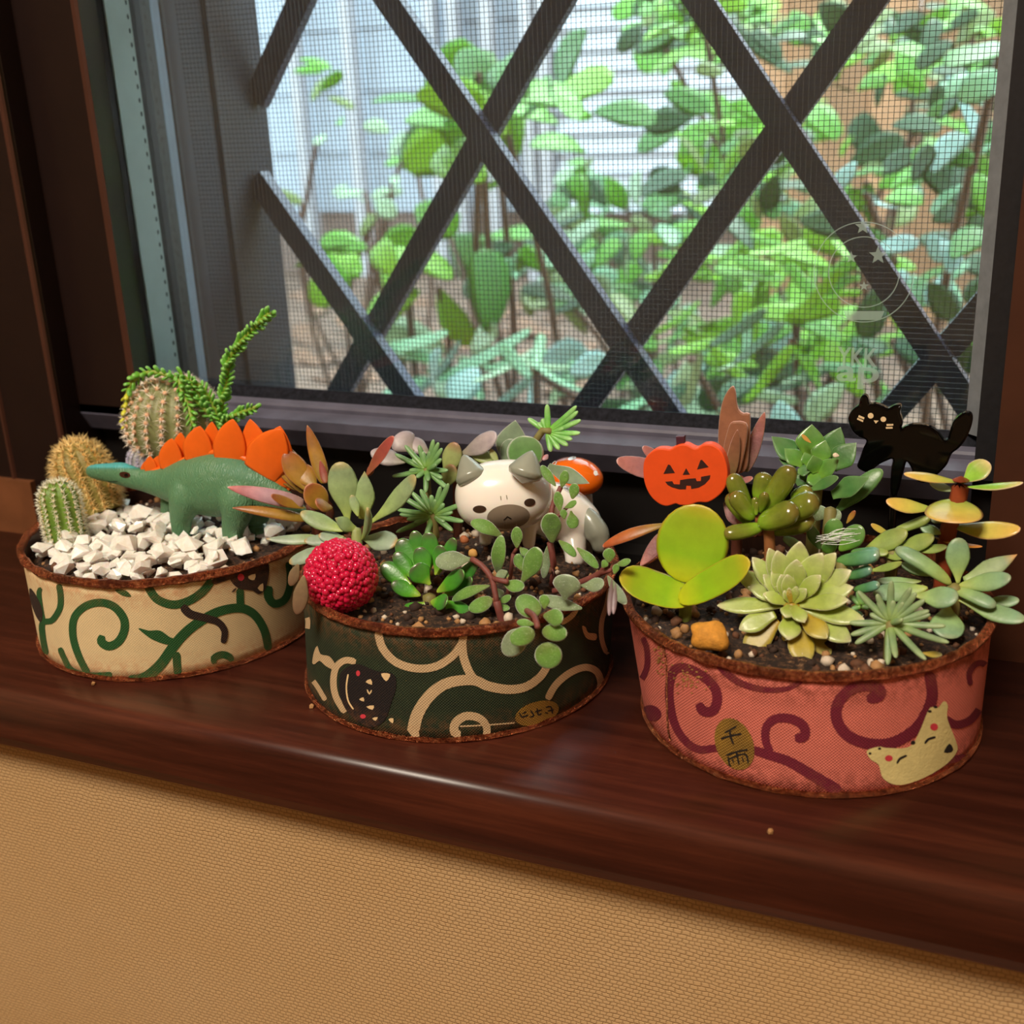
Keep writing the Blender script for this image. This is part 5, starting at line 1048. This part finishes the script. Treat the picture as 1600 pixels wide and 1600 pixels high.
leaves(pac, PAC, d4, 28.0, [(350, 400, 690, 250, 175, dict(d=.1)), (590, 400, 900, 290, 150, dict(d=.0)), (580, 250, 870, 140, 90, dict(d=.1, b=.3, th=.7, p='finger')), (740, 400, 1000, 370, 85, dict(d=-.1)), (500, 440, 700, 430, 95, dict(d=-.15, b=-.1)), (390, 560, 650, 495, 75, dict(d=-.15, b=-.2)), (960, 270, 790, 210, 100, dict(b=.3, m=GRP)), (420, 400, 540, 420, 80, dict(b=-.2)), (640, 520, 850, 580, 90, dict(b=-.3, d=-.3, m=ECD))])
# ---- hairy sempervivum
SEM = leafmat('hairy_yellow_green_leaf', [(0, (150, 160, 60)), (.5, (160, 180, 80)), (.85, (176, 190, 116)), (1, (196, 190, 150))], edge=(220, 222, 180), ew=.9, rough=.4, sss=.2, coat=.15)
SEY = leafmat('yellowed_leaf', [(0, (170, 140, 40)), (.6, (176, 156, 52)), (1, (186, 180, 110))], edge=(214, 208, 150), ew=.92, rough=.4)
sem = plant('hairy_houseleek', 'pale yellow-green houseleek rosette with pale leaf rims at the front of the pink tin', 'succulent', d3, 1110, 660, 25.2, z=2.6)
stem(sem, SEY, [at(*d3(1110, 650), 25.2), Vector((r_heart[sem].x, 25.2, 2.4))], .22)
it = []
for tx, ty, w_, b_, d_, m_ in [(640, 665, 110, 0, -.1, SEM), (752, 445, 120, .25, .2, SEM), (862, 362, 120, .4, .25, SEM), (965, 305, 120, .55, .2, SEM), (1160, 262, 150, .6, .25, SEM), (1300, 335, 150, .5, .2, SEM), (1385, 335, 130, .45, .2, SEM), (1482, 445, 140, .3, .2, SEM), (1495, 550, 130, .1, .1, SEM), (1465, 630, 110, 0, -.1, SEM), (1565, 755, 130, .1, -.2, SEM), (1480, 890, 140, -.1, -.35, SEM), (1350, 985, 130, .1, -.35, SEY), (1195, 1045, 150, -.2, -.75, SEY), (808, 975, 150, 0, -.6, SEY), (778, 815, 120, -.1, -.4, SEM), (1090, 880, 130, -.3, -.6, SEM), (1330, 870, 130, -.2, -.5, SEY), (840, 540, 100, .1, .1, SEM), (930, 470, 90, .15, .1, SEM), (1015, 320, 130, .4, .15, SEM), (1140, 375, 130, .3, .1, SEM), (1290, 475, 100, .1, .05, SEM), (1040, 470, 100, .1, .05, SEM), (985, 440, 90, .2, .1, SEM), (1080, 470, 90, 0, 0, SEM), (930, 590, 80, -.1, -.1, SEM), (1070, 740, 90, -.25, -.35, SEM), (1190, 770, 90, -.3, -.35, SEM), (1200, 560, 70, -.1, 0, SEM), (1140, 545, 50, -.15, 0, SEM), (1060, 570, 50, -.15, 0, SEM), (1090, 555, 40, -.2, 0, SEY)]:
    cx_, cy_ = 1105+(tx-1105)*.12, 655+(ty-640)*.1
    if ty > 780: cx_, cy_ = 1105+(tx-1105)*.3, 690+(ty-690)*.2
    it.append((cx_, cy_, tx, ty, w_, dict(b=b_*.6, d=d_, m=m_)))
leaves(sem, SEM, d3, 25.2, [(a, b_, c, d_, w_*1.12, o_) for a, b_, c, d_, w_, o_ in it], p='fat', cup=.25, th=.42)
hg = G(); rh = random.Random(6)
for o in list(bpy.data.objects):
    if o.parent is sem and o.name.startswith('leaf'):
        n_ = len(o.data.vertices); at2 = o.data.attributes['t'].data; ae = o.data.attributes['e'].data
        for i in range(n_):
            if ae[i].value > .85 and at2[i].value > .35 and rh.random() < .45:
                p = o.data.vertices[i].co/U+LOC[sem]; nrm = o.data.vertices[i].normal; d = (Vector(nrm)+Vector((rh.gauss(0, .4), rh.gauss(0, .4), rh.gauss(0, .4)))).normalized()
                a = d.cross(Vector((.2, .5, .8))).normalized()*.0055; b2 = d.cross(a).normalized()*.0055; hg.add([p+a, p-a+b2, p-a-b2, p+d*rh.uniform(.06, .15)], [(0, 1, 3), (1, 2, 3), (2, 0, 3)])
hg.obj('hairs', M('white_hairs', (230, 228, 206), .6), sem, kind='stuff', smooth=False)
# ---- little cobweb rosette
cob = plant('cobweb_rosette', 'little green rosette tangled in white cobweb threads behind the houseleek', 'succulent', e1, 780, 1060, 27.3)
stem(cob, GST, [at(*e1(780, 1050), 27.3), Vector((r_heart[cob].x, 27.3, 2.4))], .15)
leaves(cob, ECH, e1, 27.3, [(720, 1060, 640, 890, 95, dict(m=ECD, b=.1)), (790, 1000, 830, 845, 130, dict(p='disc', b=.2)), (850, 1070, 1010, 900, 160, dict(b=.1)), (780, 1090, 785, 1000, 110, dict(p='disc', b=-.3, d=-.1)), (620, 1050, 460, 980, 85, dict(m=GRP, b=-.2, d=-.2)), (900, 880, 960, 790, 40, dict(m=COP, b=.3))])
tg = G()
for i in range(16):
    a = (rh.uniform(680, 760), rh.uniform(960, 1020)); bq = (rh.uniform(860, 1010), rh.uniform(905, 1000)); m_ = ((a[0]+bq[0])/2+rh.uniform(-30, 30), (a[1]+bq[1])/2+rh.uniform(-30, 20))
    tg.tube(catmull([at(*e1(*a), 26.9), at(*e1(*m_), 26.75), at(*e1(*bq), 26.95)], .1), .0075, 4)
tg.obj('cobweb', M('white_thread', (236, 240, 236), .6), cob, kind='stuff')
# ---- blue-green finger cluster
FIN = leafmat('blue_finger_leaf', [(0, (96, 146, 70)), (.5, (84, 140, 92)), (.9, (110, 160, 140)), (1, (150, 170, 140))], rough=.25, coat=.3)
fin = plant('finger_stonecrop', 'blue-green finger-leaved stonecrop squeezed between the houseleek and needle rosette', 'succulent', e1, 880, 1160, 26.3)
stem(fin, GST, [at(*e1(870, 1150), 26.3), Vector((r_heart[fin].x, 26.3, 2.4))], .14)
leaves(fin, FIN, e1, 26.3, [(830, 1140, 1130, 1090, 120, dict(d=-.1)), (930, 1080, 1130, 1070, 80, dict(b=.2)), (900, 1250, 1075, 1190, 90, dict(d=-.1)), (950, 1340, 1130, 1300, 80, dict(d=-.1)), (850, 1250, 940, 1190, 130, dict(b=.1)), (900, 1480, 1010, 1540, 90, dict(b=-.3))], p='finger', th=.7)
# ---- needle rosette at the front
NE3 = leafmat('grey_green_needle', [(0, (140, 166, 90)), (.5, (124, 154, 108)), (1, (150, 170, 124))], rough=.45)
n5 = plant('needle_stonecrop', 'grey-green spiky needle-leaved rosette at the front rim of the pink tin', 'succulent', d4, 560, 960, 24.9)
stem(n5, GST, [at(*d4(560, 960), 24.9), Vector((r_heart[n5].x, 24.9, 2.4))], .12)
needles(n5, NE3, d4, (555, 960), [(565, 635), (300, 715), (718, 690), (825, 785), (860, 870), (235, 965), (245, 1060), (990, 990), (1015, 1120, -.5), (835, 1255, -.7), (600, 1240, -.8), (535, 1295, -.7), (395, 895), (280, 1130, -.3), (870, 900), (580, 790), (660, 800), (460, 790), (650, 940, -.3), (450, 740), (760, 730)], 24.9, 66)
needles(n5, NED, d4, (330, 830), [(240, 750), (300, 720), (250, 860), (390, 850), (350, 770)], 25.5, 50)
leaves(n5, NE3, d4, 24.9, [(800, 1200, 960, 1215, 60, dict(m=SEY, d=-.1))])
# ---- orange clay pebble and soil bits on the sill
def rock(name, cp, x, y, yy, rx, rz, m, seed, label, cat_, group=None, sub=3):
    p = at(*cp(x, y), yy); k = ppc(p); bm = bmesh.new(); bmesh.ops.create_icosphere(bm, subdivisions=sub, radius=1)
    V = []
    for v in bm.verts:
        n = 1+.28*mnoise.noise(v.co*1.3+Vector((seed, 0, 0)))+.08*mnoise.noise(v.co*5+Vector((seed, 0, 0))); V.append(p+Vector((v.co.x*rx*n, v.co.y*rx*.8*n, v.co.z*rz*n)))
    bm.verts.index_update(); Fc = [tuple(v.index for v in f.verts) for f in bm.faces]; bm.free()
    return obj(name, V, Fc, m, None, label=label, cat=cat_, group=group)
rock('clay_pebble', d3, 595, 855, 23.9, .46, .34, M('orange_clay', (206, 142, 50), .8, .25, 500, bump=.6), 3, 'rough orange clay pebble on the soil at the rim of the pink tin', 'stone')
rock('pumice_grain', d3, 440, 810, 24.4, .11, .12, CRUMB[1], 5, 'tiny tan pumice grain beside the orange clay pebble', 'stone', sub=2)
rock('pumice_grain', c4, 380, 1080, 26.9, .13, .12, M('rusty_grain', (176, 104, 62), .7), 6, 'rusty round pumice grain below the kitten chin', 'stone', sub=2)
rock('pumice_grain', c4, 440, 1175, 26.2, .14, .12, M('ochre_grain', (206, 156, 84), .7), 7, 'ochre pumice grain before the kitten front paw', 'stone', sub=2)
for (x, y), lab in (((1204, 1299), 'tiny tan soil crumb on the sill edge below the pink tin'), ((146, 1068), 'tiny pale crumb on the sill touching the cream tin'), ((487, 1103), 'tiny ochre crumb on the sill against the green tin')):
    p = atz(x, y, .05); k = ppc(p); bm = bmesh.new(); bmesh.ops.create_icosphere(bm, subdivisions=1, radius=.075)
    for v in bm.verts: v.co *= rh.uniform(.7, 1.2)
    bm.verts.index_update(); obj('soil_crumb', [v.co+p for v in bm.verts], [tuple(v.index for v in f.verts) for f in bm.faces], CRUMB[1], None, label=lab, cat='crumb', smooth=False); bm.free()
